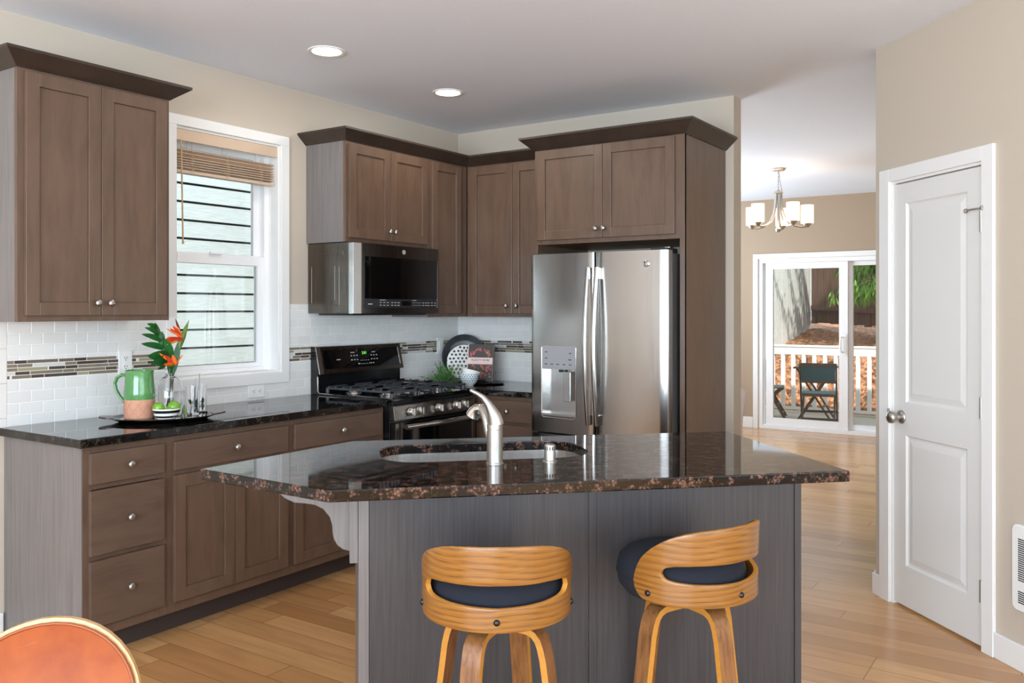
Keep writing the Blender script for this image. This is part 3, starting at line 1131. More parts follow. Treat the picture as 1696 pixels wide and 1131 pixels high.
# ------------------------------------------------------------------ range
rg = thing('gas_range', 'black and dark stainless gas range against the window wall', 'range', (0, RY0, 0), LEFTW)
RW = RY1 - RY0
CTZ = 0.922
obj('body', MB().box(0.0, RW, -0.655, -0.012, 0.03, CTZ - 0.018), M['black'], rg, bevel=0.002)
for x in (0.05, RW - 0.05):
    for y in (-0.6, -0.08):
        obj('foot', MB().cyl((x, y, 0), 0.018, 0.031), M['dark_plastic'], rg)
ct = obj('cooktop', MB().box(0.0, RW, -0.672, -0.075, CTZ - 0.0175, CTZ), M['black_glass'], rg, bevel=0.004)
m = MB()
m.tube([(0.004, -0.67, CTZ), (0.004, -0.09, CTZ), (0.004, -0.078, CTZ + 0.012), (0.004, -0.074, CTZ + 0.10)], 0.004, 8)
obj('side_trim', m, M['chrome'], ct, smooth=40)
obj('side_trim', MB().tube([(RW - 0.004, -0.67, CTZ), (RW - 0.004, -0.09, CTZ)], 0.004, 8), M['chrome'], ct, smooth=40)
# backguard with tilted control panel
bgp = MB()
prof = [(-0.012, 0.88), (-0.074, 0.90), (-0.074, 1.040), (-0.098, 1.036), (-0.060, 1.200), (-0.012, 1.203)]
bgp.rings([[(x, y, z) for y, z in prof] for x in (0.006, RW - 0.006)])
bk = obj('backguard', bgp, M['black'], rg, bevel=0.002)
def panel_frame(x0, x1, s0, s1, off):
    """slab on the tilted panel; s runs 0..1 from its lower to its upper edge"""
    a, b = Vector((-0.098, 1.036)), Vector((-0.060, 1.200))
    n = Vector((-(b - a).y, (b - a).x)).normalized()
    if n.x > 0:
        n = -n
    p0, p1 = a.lerp(b, s0), a.lerp(b, s1)
    q0, q1 = p0 + n * off, p1 + n * off
    p0, p1 = p0 - n * 0.002, p1 - n * 0.002
    return [(x0, p0.x, p0.y), (x1, p0.x, p0.y), (x1, p1.x, p1.y), (x0, p1.x, p1.y)], [(x0, q0.x, q0.y), (x1, q0.x, q0.y), (x1, q1.x, q1.y), (x0, q1.x, q1.y)]
m = MB()
for a in ((0.0, RW, 0.0, 0.17), (0.0, RW, 0.87, 1.0), (0.0, 0.045, 0.17, 0.87), (RW - 0.028, RW, 0.17, 0.87)):
    m.hexa(*panel_frame(*a, 0.004))
cpn = obj('control_panel', m, M['blacksteel'], rg, bevel=0.001)
obj('edge_strip', MB().hexa(*panel_frame(-0.004, 0.030, 0.0, 1.0, 0.0055)), M['steel_s'], cpn, bevel=0.001)
obj('edge_strip', MB().hexa(*panel_frame(RW - 0.030, RW - 0.022, 0.18, 0.86, 0.0055)), M['steel_s'], cpn, bevel=0.001)
gl = obj('control_glass', MB().hexa(*panel_frame(0.045, RW - 0.028, 0.17, 0.87, 0.002)), M['black_glass'], cpn)
tilt = math.atan2(0.038, 0.164)
def on_panel(x, s):
    a, b = Vector((-0.098, 1.036)), Vector((-0.060, 1.200))
    p = a.lerp(b, s)
    return Matrix.Translation((x, p.x - 0.0035, p.y)) @ Matrix.Rotation(PI / 2 - tilt, 4, 'X')
m = MB()
for x, s, w in [(0.30, 0.74, 0.035), (0.285, 0.62, 0.012), (0.31, 0.62, 0.012), (0.335, 0.62, 0.012), (0.285, 0.46, 0.012), (0.31, 0.46, 0.012), (0.335, 0.46, 0.012),
                (0.49, 0.72, 0.032), (0.465, 0.60, 0.012), (0.49, 0.60, 0.012), (0.515, 0.60, 0.012), (0.465, 0.45, 0.012), (0.49, 0.45, 0.012), (0.515, 0.45, 0.012),
                (0.345, 0.30, 0.018), (0.452, 0.30, 0.016), (0.475, 0.30, 0.012)] + [(0.366 + 0.017 * k, s, 0.005) for k in range(5) for s in (0.42, 0.29)]:
    h = 0.006 if w < 0.03 else 0.005
    keep = m.M
    m.M = on_panel(x, s)
    m.box(-w / 2, w / 2, -h / 2, h / 2, 0, 0.0004)
    m.M = keep
keep = m.M
m.M = on_panel(0.17, 0.5)
m.box(-0.017, 0.017, -0.0025, 0.0025, 0, 0.0004)
m.M = keep
obj('button_legends', m, M['legend'], gl)
text('clock_digits', '2:01', 0.026, on_panel(0.405, 0.70), M['green_led'], gl)
# front controls
m = MB()
m.hexa([(0.0, -0.655, 0.795), (0.0, -0.698, 0.795), (RW, -0.698, 0.795), (RW, -0.655, 0.795)], [(0.0, -0.655, 0.885), (0.0, -0.684, 0.885), (RW, -0.684, 0.885), (RW, -0.655, 0.885)])
fp = obj('front_panel', m, M['blacksteel'], rg, bevel=0.006, seg=3)
obj('front_lip', MB().box(0.0, RW, -0.676, -0.655, 0.8855, 0.9035), M['black'], rg, bevel=0.003)
for ky in (0.135, 0.212, 0.392, 0.562, 0.640):
    k = obj('burner_knob', MB().lathe([(0.026, 0), (0.026, 0.004), (0.021, 0.007), (0.0195, 0.024), (0.017, 0.027), (0.0005, 0.027)], (ky, -0.690, 0.841), '-Y', 24), M['nickel'], fp, smooth=45)
    obj('grip', MB().box(ky - 0.008, ky + 0.008, -0.735, -0.716, 0.820, 0.862), M['steel_s'], k, bevel=0.002)
# oven door, handle and drawer
m = MB().box(0.004, RW - 0.004, -0.695, -0.656, 0.26, 0.785)
od = obj('oven_door', m, M['black_glass'], rg, bevel=0.003)
m = MB().box(0.004, 0.052, -0.6975, -0.690, 0.26, 0.785).box(RW - 0.030, RW - 0.010, -0.6975, -0.690, 0.26, 0.785).box(0.052, RW - 0.03, -0.6975, -0.690, 0.26, 0.33)
obj('door_trim', m, M['blacksteel'], od, bevel=0.001)
obj('edge_strip', MB().box(0.053, 0.060, -0.700, -0.690, 0.26, 0.785), M['steel_s'], od)
obj('edge_strip', MB().box(RW - 0.036, RW - 0.031, -0.700, -0.690, 0.26, 0.785), M['steel_s'], od)
pts = []
for i in range(15):
    u = i / 14
    pts.append((0.055 + u * (RW - 0.11), -0.733 - 0.018 * math.sin(PI * u), 0.762))
hd = obj('handle', MB().tube(pts, 0.0145, 14), M['steel_s'], od, smooth=60)
for x in (0.075, RW - 0.075):
    obj('handle_bracket', MB().box(x - 0.013, x + 0.013, -0.735, -0.694, 0.750, 0.774), M['blacksteel'], hd, bevel=0.003)
obj('storage_drawer', MB().box(0.004, RW - 0.004, -0.692, -0.656, 0.06, 0.25), M['blacksteel'], rg, bevel=0.003)
# burners and grates
for bx, by, br in ((0.15, -0.52, 0.050), (0.15, -0.23, 0.038), (RW / 2, -0.375, 0.045), (RW - 0.15, -0.52, 0.045), (RW - 0.15, -0.23, 0.038)):
    b = obj('burner', MB().lathe([(br + 0.012, 0.0), (br + 0.010, 0.006), (br, 0.009), (br - 0.004, 0.016), (0.0005, 0.016)], (bx, by, CTZ + 0.0002), 'Z', 28), M['steel_s'], rg, smooth=40)
    obj('burner_cap', MB().lathe([(br - 0.008, 0.0), (br - 0.008, 0.006), (br - 0.013, 0.009), (0.0005, 0.009)], (bx, by, CTZ + 0.0165), 'Z', 28), M['iron'], b, smooth=40)
gw = (RW - 0.06) / 3
for gi in range(3):
    x0 = 0.03 + gi * gw + 0.002
    x1 = x0 + gw - 0.004
    y0, y1 = -0.645, -0.105
    zt, zb = CTZ + 0.046, CTZ + 0.030
    m = MB()
    m.box(x0, x1, y0, y0 + 0.014, zb - 0.004, zb + 0.008).box(x0, x1, y1 - 0.014, y1, zb - 0.004, zb + 0.008)
    m.box(x0, x0 + 0.012, y0, y1, zb - 0.004, zb + 0.008).box(x1 - 0.012, x1, y0, y1, zb - 0.004, zb + 0.008)
    for i in range(9):
        y = y0 + 0.03 + i * (y1 - y0 - 0.06) / 8
        m.hexa([(x0, y - 0.006, zb), (x0 + 0.004, y - 0.006, zb), (x0 + 0.004, y + 0.006, zb), (x0, y + 0.006, zb)], [(x0 + 0.002, y - 0.005, zt), (x0 + 0.012, y - 0.005, zt), (x0 + 0.012, y + 0.005, zt), (x0 + 0.002, y + 0.005, zt)])
        if i in (0, 2, 4, 6, 8) or gi == 1:
            m.box(x0 + 0.004, x0 + gw * (0.36 if i not in (0, 4, 8) else 0.96) - 0.004, y - 0.005, y + 0.005, zt - 0.010, zt)
            m.box(x1 - gw * 0.36, x1 - 0.004, y - 0.005, y + 0.005, zt - 0.010, zt)
        m.hexa([(x1 - 0.004, y - 0.006, zb), (x1, y - 0.006, zb), (x1, y + 0.006, zb), (x1 - 0.004, y + 0.006, zb)], [(x1 - 0.012, y - 0.005, zt), (x1 - 0.002, y - 0.005, zt), (x1 - 0.002, y + 0.005, zt), (x1 - 0.012, y + 0.005, zt)])
    for x in (x0 + 0.012, x1 - 0.012):
        for y in (y0 + 0.012, y1 - 0.012):
            m.cyl((x, y, CTZ + 0.0004), 0.012, 0.030, seg=12)
    obj('grate', m, M['iron'], rg, bevel=0.0015)


# ------------------------------------------------------------------ refrigerator
RX0, RX1 = 1.138, 2.026
rf = thing('refrigerator', 'stainless french-door refrigerator with water dispenser in left door', 'refrigerator', (RX0, BY, 0))
w_ = RX1 - RX0
YF = -0.785      # front of the doors at the middle
def bow(x0, x1, z0, z1, yb, y_edge, y_mid, x_mid, n=14, rl=0.012, rr=0.012):
    """a door whose front bows outward towards x_mid"""
    pts = []
    span = max(abs(x0 - x_mid), abs(x1 - x_mid))
    for i in range(n + 1):
        x = x0 + (x1 - x0) * i / n
        u = (x - x_mid) / span
        y = y_mid + (y_edge - y_mid) * u * u
        e = min((x - x0) / rl if rl else 9, (x1 - x) / rr if rr else 9)
        if e < 1:
            y += 0.012 * (1 - math.sqrt(max(0, 1 - (1 - e) ** 2)))
        pts.append((x, y))
    m = MB()
    m.prism([(x0, yb)] + pts + [(x1, yb)], z0, z1)
    return m
obj('cabinet_body', MB().box(0.004, w_ - 0.004, -0.690, -0.03, 0.02, 1.742), M['fridge_side'], rf, bevel=0.004)
xm = w_ / 2 + 0.003
zb, zt = 0.700, 1.757
# left door built around the dispenser recess
DX0, DX1, DZ0, DZ1 = 0.085, 0.318, 0.800, 1.212
def front_y(x):
    u = (x - xm) / (w_ / 2)
    return YF + 0.022 * u * u
ldm = MB()
xs = sorted(set([0.0, 0.002, 0.006, 0.012, 0.03, DX0, 0.16, 0.24, DX1, 0.36, 0.40, xm - 0.016, xm - 0.008, xm - 0.004]))
zs_ = [zb, DZ0, 1.078, DZ1, zt]
def ly(x):
    y = front_y(x)
    for e in ((x - 0.0) / 0.012, (xm - 0.004 - x) / 0.012):
        if e < 1:
            y += 0.012 * (1 - math.sqrt(max(0, 1 - (1 - e) ** 2)))
    return y
grid = [[ldm.v((x, ly(x), z)) for x in xs] for z in zs_]
for a in range(len(zs_) - 1):
    for b in range(len(xs) - 1):
        if a == 1 and xs[b] >= DX0 - 1e-6 and xs[b + 1] <= DX1 + 1e-6:
            continue
        ldm.f([grid[a][b], grid[a][b + 1], grid[a + 1][b + 1], grid[a + 1][b]])
ybk = -0.700
nx = len(xs)
for row, flip in ((grid[0], 1), (grid[-1], 0)):
    a, b = ldm.v((xs[0], ybk, row[0].co.z)), ldm.v((xs[-1], ybk, row[0].co.z))
    ldm.f(list(row) + [b, a])
    if flip:
        la, lb = a, b
    else:
        ua, ub = a, b
ldm.f([la, ua] + [grid[k][0] for k in range(len(zs_) - 1, -1, -1)])
ldm.f([ub, lb] + [grid[k][-1] for k in range(len(zs_))])
ldm.f([la, lb, ub, ua])
ld = obj('left_door', ldm, M['steel'], rf, smooth=35)
m = MB()
yr = YF + 0.062
m.box(DX0, DX1, yr, yr + 0.004, DZ0, 1.078)
m.box(DX0 - 0.002, DX0 + 0.002, YF + 0.012, yr, DZ0, 1.078).box(DX1 - 0.002, DX1 + 0.002, YF + 0.005, yr, DZ0, 1.078)
m.box(DX0, DX1, YF + 0.01, yr, 1.074, 1.078).box(DX0, DX1, YF + 0.006, yr, DZ0, DZ0 + 0.012)
rec = obj('dispenser_recess', m, M['steel_s'], ld)
m = MB()
m.hexa([(DX0, front_y(DX0) - 0.003, 1.078), (DX1, front_y(DX1) - 0.003, 1.078), (DX1, front_y(DX1) + 0.012, 1.078), (DX0, front_y(DX0) + 0.012, 1.078)],
       [(DX0, front_y(DX0) - 0.003, DZ1), (DX1, front_y(DX1) - 0.003, DZ1), (DX1, front_y(DX1) + 0.012, DZ1), (DX0, front_y(DX0) + 0.012, DZ1)])
dp = obj('dispenser_panel', m, M['grey_plastic'], ld, bevel=0.003)
m = MB()
for x, z, w1 in [(0.115, 1.176, 0.018), (0.115, 1.140, 0.018), (0.285, 1.172, 0.016), (0.283, 1.134, 0.022)] + [(0.113 + 0.043 * k, 1.105, 0.018) for k in range(5)]:
    y = front_y(x) - 0.004
    m.box(x - w1 / 2, x + w1 / 2, y, y + 0.001, z - 0.0022, z + 0.0022)
obj('button_legends', m, M['slot'], dp)
obj('dispenser_nozzle', MB().box(0.195, 0.225, YF + 0.02, YF + 0.05, 1.058, 1.074), M['dark_plastic'], rec, bevel=0.002)
obj('dispenser_paddle', MB().box(0.228, 0.276, YF + 0.018, YF + 0.03, 0.885, 1.060), M['steel_s'], rec, bevel=0.003)
m = MB()
m.tube([(DX0 - 0.004, front_y(DX0) - 0.001, 1.205), (DX0 - 0.004, front_y(DX0) - 0.001, DZ0), (DX0 + 0.01, front_y(DX0) - 0.004, DZ0 - 0.012), (DX1 - 0.01, front_y(DX1) - 0.004, DZ0 - 0.012), (DX1 + 0.004, front_y(DX1) - 0.001, DZ0), (DX1 + 0.004, front_y(DX1) - 0.001, 1.205)], 0.004, 8)
obj('dispenser_bezel', m, M['steel_s'], ld, smooth=50)
rd = obj('right_door', bow(xm + 0.004, w_, zb, zt, ybk, YF + 0.022, YF, xm, 18), M['steel'], rf, smooth=35)
ex = 0.765
lgm = MB()
lgm.lathe([(0.019, 0), (0.019, 0.003), (0.0165, 0.0045), (0.0005, 0.0045)], (ex, front_y(ex) + 0.0005, 1.683), '-Y', 32)
lg = obj('emblem', lgm, M['chrome'], rd, smooth=40)
text('emblem_monogram', 'GE', 0.017, facing_front(ex, front_y(ex) - 0.0044, 1.683), M['slot'], lg)
m = MB()
for k in range(4):
    a = PI / 4 + k * PI / 2
    pts = [(ex + 0.0125 * math.cos(a + t), front_y(ex) - 0.0044, 1.683 + 0.0125 * math.sin(a + t)) for t in (-0.5, -0.25, 0, 0.25, 0.5)]
    m.tube(pts, 0.0011, 6)
obj('emblem_scrolls', m, M['slot'], lg)
for s, par in ((-1, ld), (1, rd)):
    x = xm + s * 0.026
    pts = []
    for i in range(17):
        u = i / 16
        pts.append((x + s * 0.002, YF - 0.028 - 0.042 * math.sin(PI * u), 0.765 + u * 0.905))
    m = MB()
    loops = []
    for p in pts:
        loops.append([(p[0] - 0.011, p[1] + 0.004, p[2]), (p[0] - 0.011, p[1] - 0.008, p[2]), (p[0] - 0.005, p[1] - 0.012, p[2]), (p[0] + 0.005, p[1] - 0.012, p[2]), (p[0] + 0.011, p[1] - 0.008, p[2]), (p[0] + 0.011, p[1] + 0.004, p[2])])
    m.rings(loops)
    hd = obj('handle', m, M['steel_s'], par, smooth=45)
    for a, b in ((0.766, 0.826), (1.600, 1.668)):
        obj('handle_mount', MB().box(x - 0.007, x + 0.011, YF - 0.032, YF + 0.004, a, b), M['chrome'], hd, bevel=0.003)
obj('freezer_drawer', bow(0.0, w_, 0.08, 0.690, ybk, YF + 0.022, YF, xm, 24), M['steel'], rf, smooth=35)
obj('hinge_cover', MB().box(0.02, 0.11, -0.74, -0.60, 1.7425, 1.764), M['dark_plastic'], rf, bevel=0.003)
obj('hinge_cover', MB().box(w_ - 0.11, w_ - 0.012, -0.75, -0.60, 1.7425, 1.770), M['dark_plastic'], rf, bevel=0.003)
obj('hinge_pin', MB().box(w_ - 0.045, w_ - 0.012, -0.705, -0.66, 1.7705, 1.775), M['chrome'], rf)
for x in (0.08, w_ - 0.08):
    for y in (-0.62, -0.12):
        obj('foot', MB().cyl((x, y, 0), 0.02, 0.021), M['dark_plastic'], rf)


# ------------------------------------------------------------------ island
IS = (3.323, 2.914, 0.0)
R45 = PI / 4
isl = thing('island_cabinet', 'grey-brown veneered kitchen island base behind the two bar stools', 'island', IS, R45)
U0, U1, V0, V1 = -1.541, -0.024, 0.26, 0.905
IZ = 0.8785
m = MB().box(U0 + 0.001, U0 + 0.02, V0 + 0.02, V1, 0.0, IZ)
obj('end_panel', m, M['cab_side'], isl)
obj('end_panel', MB().box(U1 - 0.02, U1 - 0.001, V0 + 0.02, V1, 0.0, IZ), M['isl'], isl)
obj('back_panel', MB().box(U0 + 0.033, -0.790, V0 + 0.004, V0 + 0.019, 0, IZ), M['isl'], isl)
obj('back_panel', MB().box(-0.763, U1 - 0.025, V0 + 0.004, V0 + 0.019, 0, IZ), M['isl'], isl)
obj('corner_post', MB().box(U0, U0 + 0.0325, V0 - 0.002, V0 + 0.0195, 0, IZ), M['cab_side'], isl, bevel=0.0015)
obj('center_batten', MB().box(-0.7895, -0.7635, V0 - 0.002, V0 + 0.0195, 0, IZ), M['isl'], isl, bevel=0.0015)
obj('corner_post', MB().box(U1 - 0.0245, U1, V0 - 0.002, V0 + 0.0195, 0, IZ), M['isl'], isl, bevel=0.0015)
m = MB().box(U0 + 0.02, U1 - 0.02, V1 - 0.02, V1, 0.1, IZ - 0.002).box(U0 + 0.02, U1 - 0.02, V1 - 0.09, V1 - 0.07, 0, 0.1)
m.box(U0 + 0.02, U1 - 0.02, V0 + 0.02, V1 - 0.02, 0.10, 0.118)
obj('cabinet_box', m, M['cab'], isl)
nd = 4
for k in range(nd):
    a = U0 + 0.03 + k * (U1 - U0 - 0.06) / nd
    b = U0 + 0.03 + (k + 1) * (U1 - U0 - 0.06) / nd
    mm = shaker(-b + 0.006, -a - 0.006, 0.14, 0.845, 0)
    mm.bm.transform(Matrix.Translation((0, V1 + 0.0205, 0)) @ Matrix.Rotation(PI, 4, 'Z'))
    obj('door', mm, M['cab'], isl, bevel=0.0018)
# support bracket under the pointed left overhang
prof = [(-1.545, 0.8775), (-1.800, 0.8775), (-1.790, 0.858), (-1.766, 0.836), (-1.738, 0.822), (-1.705, 0.818), (-1.675, 0.812), (-1.650, 0.798), (-1.630, 0.772), (-1.622, 0.745), (-1.621, 0.722), (-1.616, 0.700), (-1.605, 0.680), (-1.588, 0.667), (-1.566, 0.660), (-1.545, 0.660)]
m = MB()
m.rings([[(x, y, z) for x, z in prof] for y in (V0 + 0.035, V0 + 0.075)])
cb = obj('corbel', m, M['cab_side'], isl, bevel=0.003)
obj('corbel_backplate', MB().box(-1.568, -1.5415, V0 + 0.005, V0 + 0.105, 0.630, 0.877), M['cab_side'], cb, bevel=0.002)

# island granite with a sink opening
OUT = [(-2.041, 0.436), (-1.632, 0.012), (-0.0, 0.0), (0.008, 0.918), (-1.553, 0.946)]
def rrect(x0, x1, y0, y1, r, n=7):
    pts = []
    for cx, cy, a0 in ((x1 - r, y1 - r, 0), (x0 + r, y1 - r, PI / 2), (x0 + r, y0 + r, PI), (x1 - r, y0 + r, 1.5 * PI)):
        for i in range(n + 1):
            a = a0 + PI / 2 * i / n
            pts.append((cx + r * math.cos(a), cy + r * math.sin(a)))
    return pts
SK = rrect(-1.455, -0.715, 0.425, 0.812, 0.13)
def plate_with_hole(outer, inner, z0, z1):
    m = MB()
    bm = m.bm
    layers = []
    for z in (z0, z1):
        vo = [bm.verts.new((x, y, z)) for x, y in outer]
        vi = [bm.verts.new((x, y, z)) for x, y in inner]
        eo = [bm.edges.new((vo[i], vo[(i + 1) % len(vo)])) for i in range(len(vo))]
        ei = [bm.edges.new((vi[i], vi[(i + 1) % len(vi)])) for i in range(len(vi))]
        bmesh.ops.triangle_fill(bm, use_beauty=True, use_dissolve=False, edges=eo + ei)
        layers.append((vo, vi))
    for k in (0, 1):
        a, b = layers[0][k], layers[1][k]
        for i in range(len(a)):
            j = (i + 1) % len(a)
            m.f([a[i], a[j], b[j], b[i]])
    return m
it = obj('island_countertop', plate_with_hole(OUT, SK, IZ + 0.0005, 0.914), M['granite'], bevel=0.004)
it.location = IS
it.rotation_euler = (0, 0, R45)
tag(it, 'polished brown-black granite island countertop with pointed left end', 'countertop')

sk = thing('kitchen_sink', 'stainless undermount sink set in the island countertop', 'sink', (IS[0], IS[1], 0.70), R45)
m = MB(Matrix.Translation((0, 0, -0.70)))
def sk_loop(inset, z, r):
    return [(x, y, z) for x, y in rrect(-1.463 + inset, -0.707 - inset, 0.417 + inset, 0.820 - inset, r)]
m.rings([sk_loop(-0.012, 0.8778, 0.14), sk_loop(0.0, 0.8778, 0.13), sk_loop(0.004, 0.80, 0.13), sk_loop(0.010, 0.735, 0.125), sk_loop(0.03, 0.705, 0.11), sk_loop(0.06, 0.700, 0.09)], True, False, True)
obj('basin', m, M['steel_s'], sk, smooth=50)
obj('drain', MB(Matrix.Translation((0, 0, -0.70))).lathe([(0.055, 0), (0.055, 0.003), (0.040, 0.003), (0.036, 0.0015), (0.0005, 0.0015)], (-1.08, 0.62, 0.7003)), M['chrome'], sk, smooth=40)

fc = thing('faucet', 'brushed nickel pull-out faucet with curved lever on the island', 'faucet', (IS[0], IS[1], 0.914), R45)
fm = Matrix.Translation((-1.090, 0.350, 0))
m = MB(fm)
m.lathe([(0.0285, 0), (0.0285, 0.003), (0.0265, 0.005), (0.0265, 0.113), (0.0255, 0.114), (0.0255, 0.116), (0.0265, 0.117), (0.0265, 0.131)], seg=36)
obj('body', m, M['nickel'], fc, smooth=40)
m = MB(fm)
pts = [(0.004, 0, 0.131), (0.003, 0.0, 0.140), (-0.001, 0.0, 0.158), (-0.010, 0.002, 0.178), (-0.022, 0.005, 0.200), (-0.040, 0.008, 0.222), (-0.062, 0.010, 0.236), (-0.078, 0.010, 0.244), (-0.083, 0.010, 0.246)]
m.tube(pts, [0.026, 0.0255, 0.0225, 0.0175, 0.0130, 0.0098, 0.0072, 0.0062, 0.003], 20)
obj('lever_handle', m, M['nickel'], fc, smooth=60)
m = MB(fm)
m.tube([(-0.006, 0.016, 0.055), (-0.017, 0.030, 0.105), (-0.022, 0.045, 0.145), (-0.026, 0.062, 0.168), (-0.034, 0.078, 0.176)], [0.014, 0.0145, 0.015, 0.0155, 0.016], 18)
sp = obj('spout', m, M['nickel'], fc, smooth=60)
m = MB(fm)
m.tube([(-0.032, 0.074, 0.1755), (-0.042, 0.090, 0.175), (-0.050, 0.102, 0.164), (-0.055, 0.109, 0.149), (-0.0553, 0.1094, 0.148)], [0.0165, 0.019, 0.0235, 0.027, 0.024], 20)
obj('spray_head', m, M['chrome'], sp, smooth=60)

ag = thing('air_gap_cap', 'small nickel vented cap standing right of the faucet', 'faucet fitting', (IS[0] + (-0.9 - 0.352) * c45, IS[1] + (-0.9 + 0.352) * c45, 0.914), R45)
m = MB()
m.lathe([(0.024, 0), (0.024, 0.003), (0.0195, 0.005), (0.0195, 0.052), (0.018, 0.057), (0.012, 0.060), (0.0005, 0.061)], seg=28)
obj('cap', m, M['nickel'], ag, smooth=40)
m = MB()
for k in range(14):
    a = 2 * PI * k / 14
    keep = m.M
    m.M = Matrix.Rotation(a, 4, 'Z')
    m.box(0.0165, 0.0199, -0.002, 0.002, 0.040, 0.052)
    m.M = keep
obj('vent_slots', m, M['slot'], ag)


# ------------------------------------------------------------------ bar stools
def interp(tab, x):
    for (a, ya), (b, yb) in zip(tab, tab[1:]):
        if a <= x <= b:
            return ya + (yb - ya) * (x - a) / (b - a)
    return tab[-1][1]


def make_stool():
    """back of the stool faces local -Y; origin on the floor under the seat"""
    root = thing('bar_stool', '', 'stool', (0, 0, 0))
    top = [(0, .803), (20, .801), (35, .796), (47, .788), (58, .775), (66, .760), (74, .741), (80, .722), (85, .702), (89, .678), (92, .652), (93, .632)]
    bot = [(0, .578), (60, .579), (76, .581), (83, .586), (88, .596), (91.5, .612), (93, .635)]
    shi = [(0, .703), (40, .700), (56, .695), (62, .690), (65, .683), (67, .668)]
    slo = [(0, .640), (40, .644), (56, .648), (62, .652), (65, .658), (67, .668)]
    R = 0.2065
    phis = sorted(set([s * p for s in (-1, 1) for p in list(range(0, 60, 4)) + [60, 62, 63.5, 65, 66, 66.6, 67, 70, 74, 78, 81, 83, 85, 87, 89, 90.5, 91.5, 92.4, 93]]))
    m = MB()
    nz = 6
    prev = None
    for ph in phis:
        a = abs(ph)
        zt, zb = interp(top, a), interp(bot, a)
        if a < 67:
            hi, lo = interp(shi, a), interp(slo, a)
        else:
            hi = lo = zb + (zt - zb) * (0.668 - 0.579) / (0.760 - 0.579)
        col = []
        for z0, z1 in ((zb, lo), (hi, zt)):
            strip = []
            for k in range(nz + 1):
                z = z0 + (z1 - z0) * k / nz
                rr = R + 0.005 * max(0, (z - 0.66)) / 0.14
                t = math.radians(ph)
                strip.append(m.v((rr * math.sin(t), -rr * math.cos(t), z)))
            col.append(strip)
        if prev:
            for s in (0, 1):
                for k in range(nz):
                    m.f([prev[s][k], col[s][k], col[s][k + 1], prev[s][k + 1]])
        prev = col
    bk = obj('backrest', m, [M['walnut'], M['ply']], root, smooth=60, merge=True)
    md = bk.modifiers.new('ply', 'SOLIDIFY')
    md.thickness = 0.014
    md.offset = 0
    md.use_rim = True
    md.material_offset_rim = 1
    bv = bk.modifiers.new('edges', 'BEVEL')
    bv.width = 0.002
    bv.segments = 2
    bv.limit_method = 'ANGLE'
    bv.angle_limit = math.radians(50)
    for ph in (-78, 0, 78):
        t = math.radians(ph)
        m = MB(Matrix.Rotation(t, 4, 'Z'))
        m.lathe([(0.009, 0.0), (0.009, 0.002), (0.007, 0.006), (0.003, 0.008), (0.0005, 0.0082)], (0, -(R + 0.006), 0.606), '-Y', 16)
        obj('bolt', m, M['rubber'], bk, smooth=50)
    prof = [(0.001, 0.556), (0.146, 0.557), (0.176, 0.566), (0.192, 0.588), (0.1975, 0.618), (0.197, 0.640), (0.189, 0.664), (0.168, 0.682), (0.125, 0.692), (0.06, 0.696), (0.0005, 0.697)]
    st = obj('seat', MB().lathe(prof, (0, 0.024, 0), seg=48), M['navy'], root, smooth=60)
    seam = [(0.198 * math.cos(2 * PI * k / 48), 0.024 + 0.198 * math.sin(2 * PI * k / 48), 0.622) for k in range(49)]
    obj('seam', MB().tube(seam, 0.0018, 6), M['navy'], st)
    obj('swivel_plate', MB().cyl((0, 0, 0.5435), 0.09, 0.0125), M['rubber'], root, smooth=40)
    for k in range(4):
        path = [(0.0, 0.533), (0.085, 0.533), (0.108, 0.531), (0.126, 0.523), (0.139, 0.508), (0.147, 0.488), (0.155, 0.455), (0.185, 0.24), (0.216, 0.0)]
        th, wd = 0.019, 0.058
        m = MB(Matrix.Rotation(k * PI / 2, 4, 'Z'))
        pv = None
        n = len(path)
        for i, (r, z) in enumerate(path):
            d = Vector((path[min(i + 1, n - 1)][0] - path[max(i - 1, 0)][0], path[min(i + 1, n - 1)][1] - path[max(i - 1, 0)][1])).normalized()
            nr = Vector((-d.y, d.x))
            o1, o2 = Vector((r, z)) + nr * th / 2, Vector((r, z)) - nr * th / 2
            if i == n - 1:
                o1.y = o2.y = 0.0
            z_off = 0.0 if k % 2 == 0 else -0.0004
            cur = [m.v((o1.x, -wd / 2, o1.y)), m.v((o1.x, wd / 2, o1.y)), m.v((o2.x, wd / 2, o2.y)), m.v((o2.x, -wd / 2, o2.y))]
            if pv:
                for e in range(4):
                    m.mi = 1 if e in (1, 3) else 0
                    m.f([pv[e], pv[(e + 1) % 4], cur[(e + 1) % 4], cur[e]])
            else:
                m.f(cur)
            pv = cur
        m.mi = 1
        m.f(pv[::-1])
        obj('leg', m, [M['walnut_leg'], M['ply']], root, smooth=45)
    return root


st1 = make_stool()
st1['label'] = 'walnut bar stool seen squarely from behind at the island middle'
st1['group'] = 'bar stools at the island'
st2 = copy_tree(st1)
st2['label'] = 'walnut bar stool turned sideways at the right half of the island'


def place_stool(root, x, y, back_deg, leg_deg):
    """back_deg: direction the back faces; leg_deg: direction of one leg, both measured from +X"""
    root.location = (x, y, 0)
    root.rotation_euler = (0, 0, math.radians(back_deg + 90))
    for ch in root.children:
        if ch.name.startswith('leg'):
            ch.rotation_euler = (0, 0, math.radians(leg_deg - (back_deg + 90)))


view1 = math.degrees(math.atan2(0 - 2.055, 3.98 - 2.547))
place_stool(st1, 2.547, 2.055, view1, view1 - 26)
view2 = math.degrees(math.atan2(0 - 2.533, 3.98 - 2.926))
place_stool(st2, 2.926, 2.533, view2 + 47, view2 + 43)


# ------------------------------------------------------------------ leather chair in the foreground
ch = thing('leather_chair', 'cognac leather chair with pale wood shell in the left foreground', 'chair', (2.118, 0.99, 0), math.radians(40))
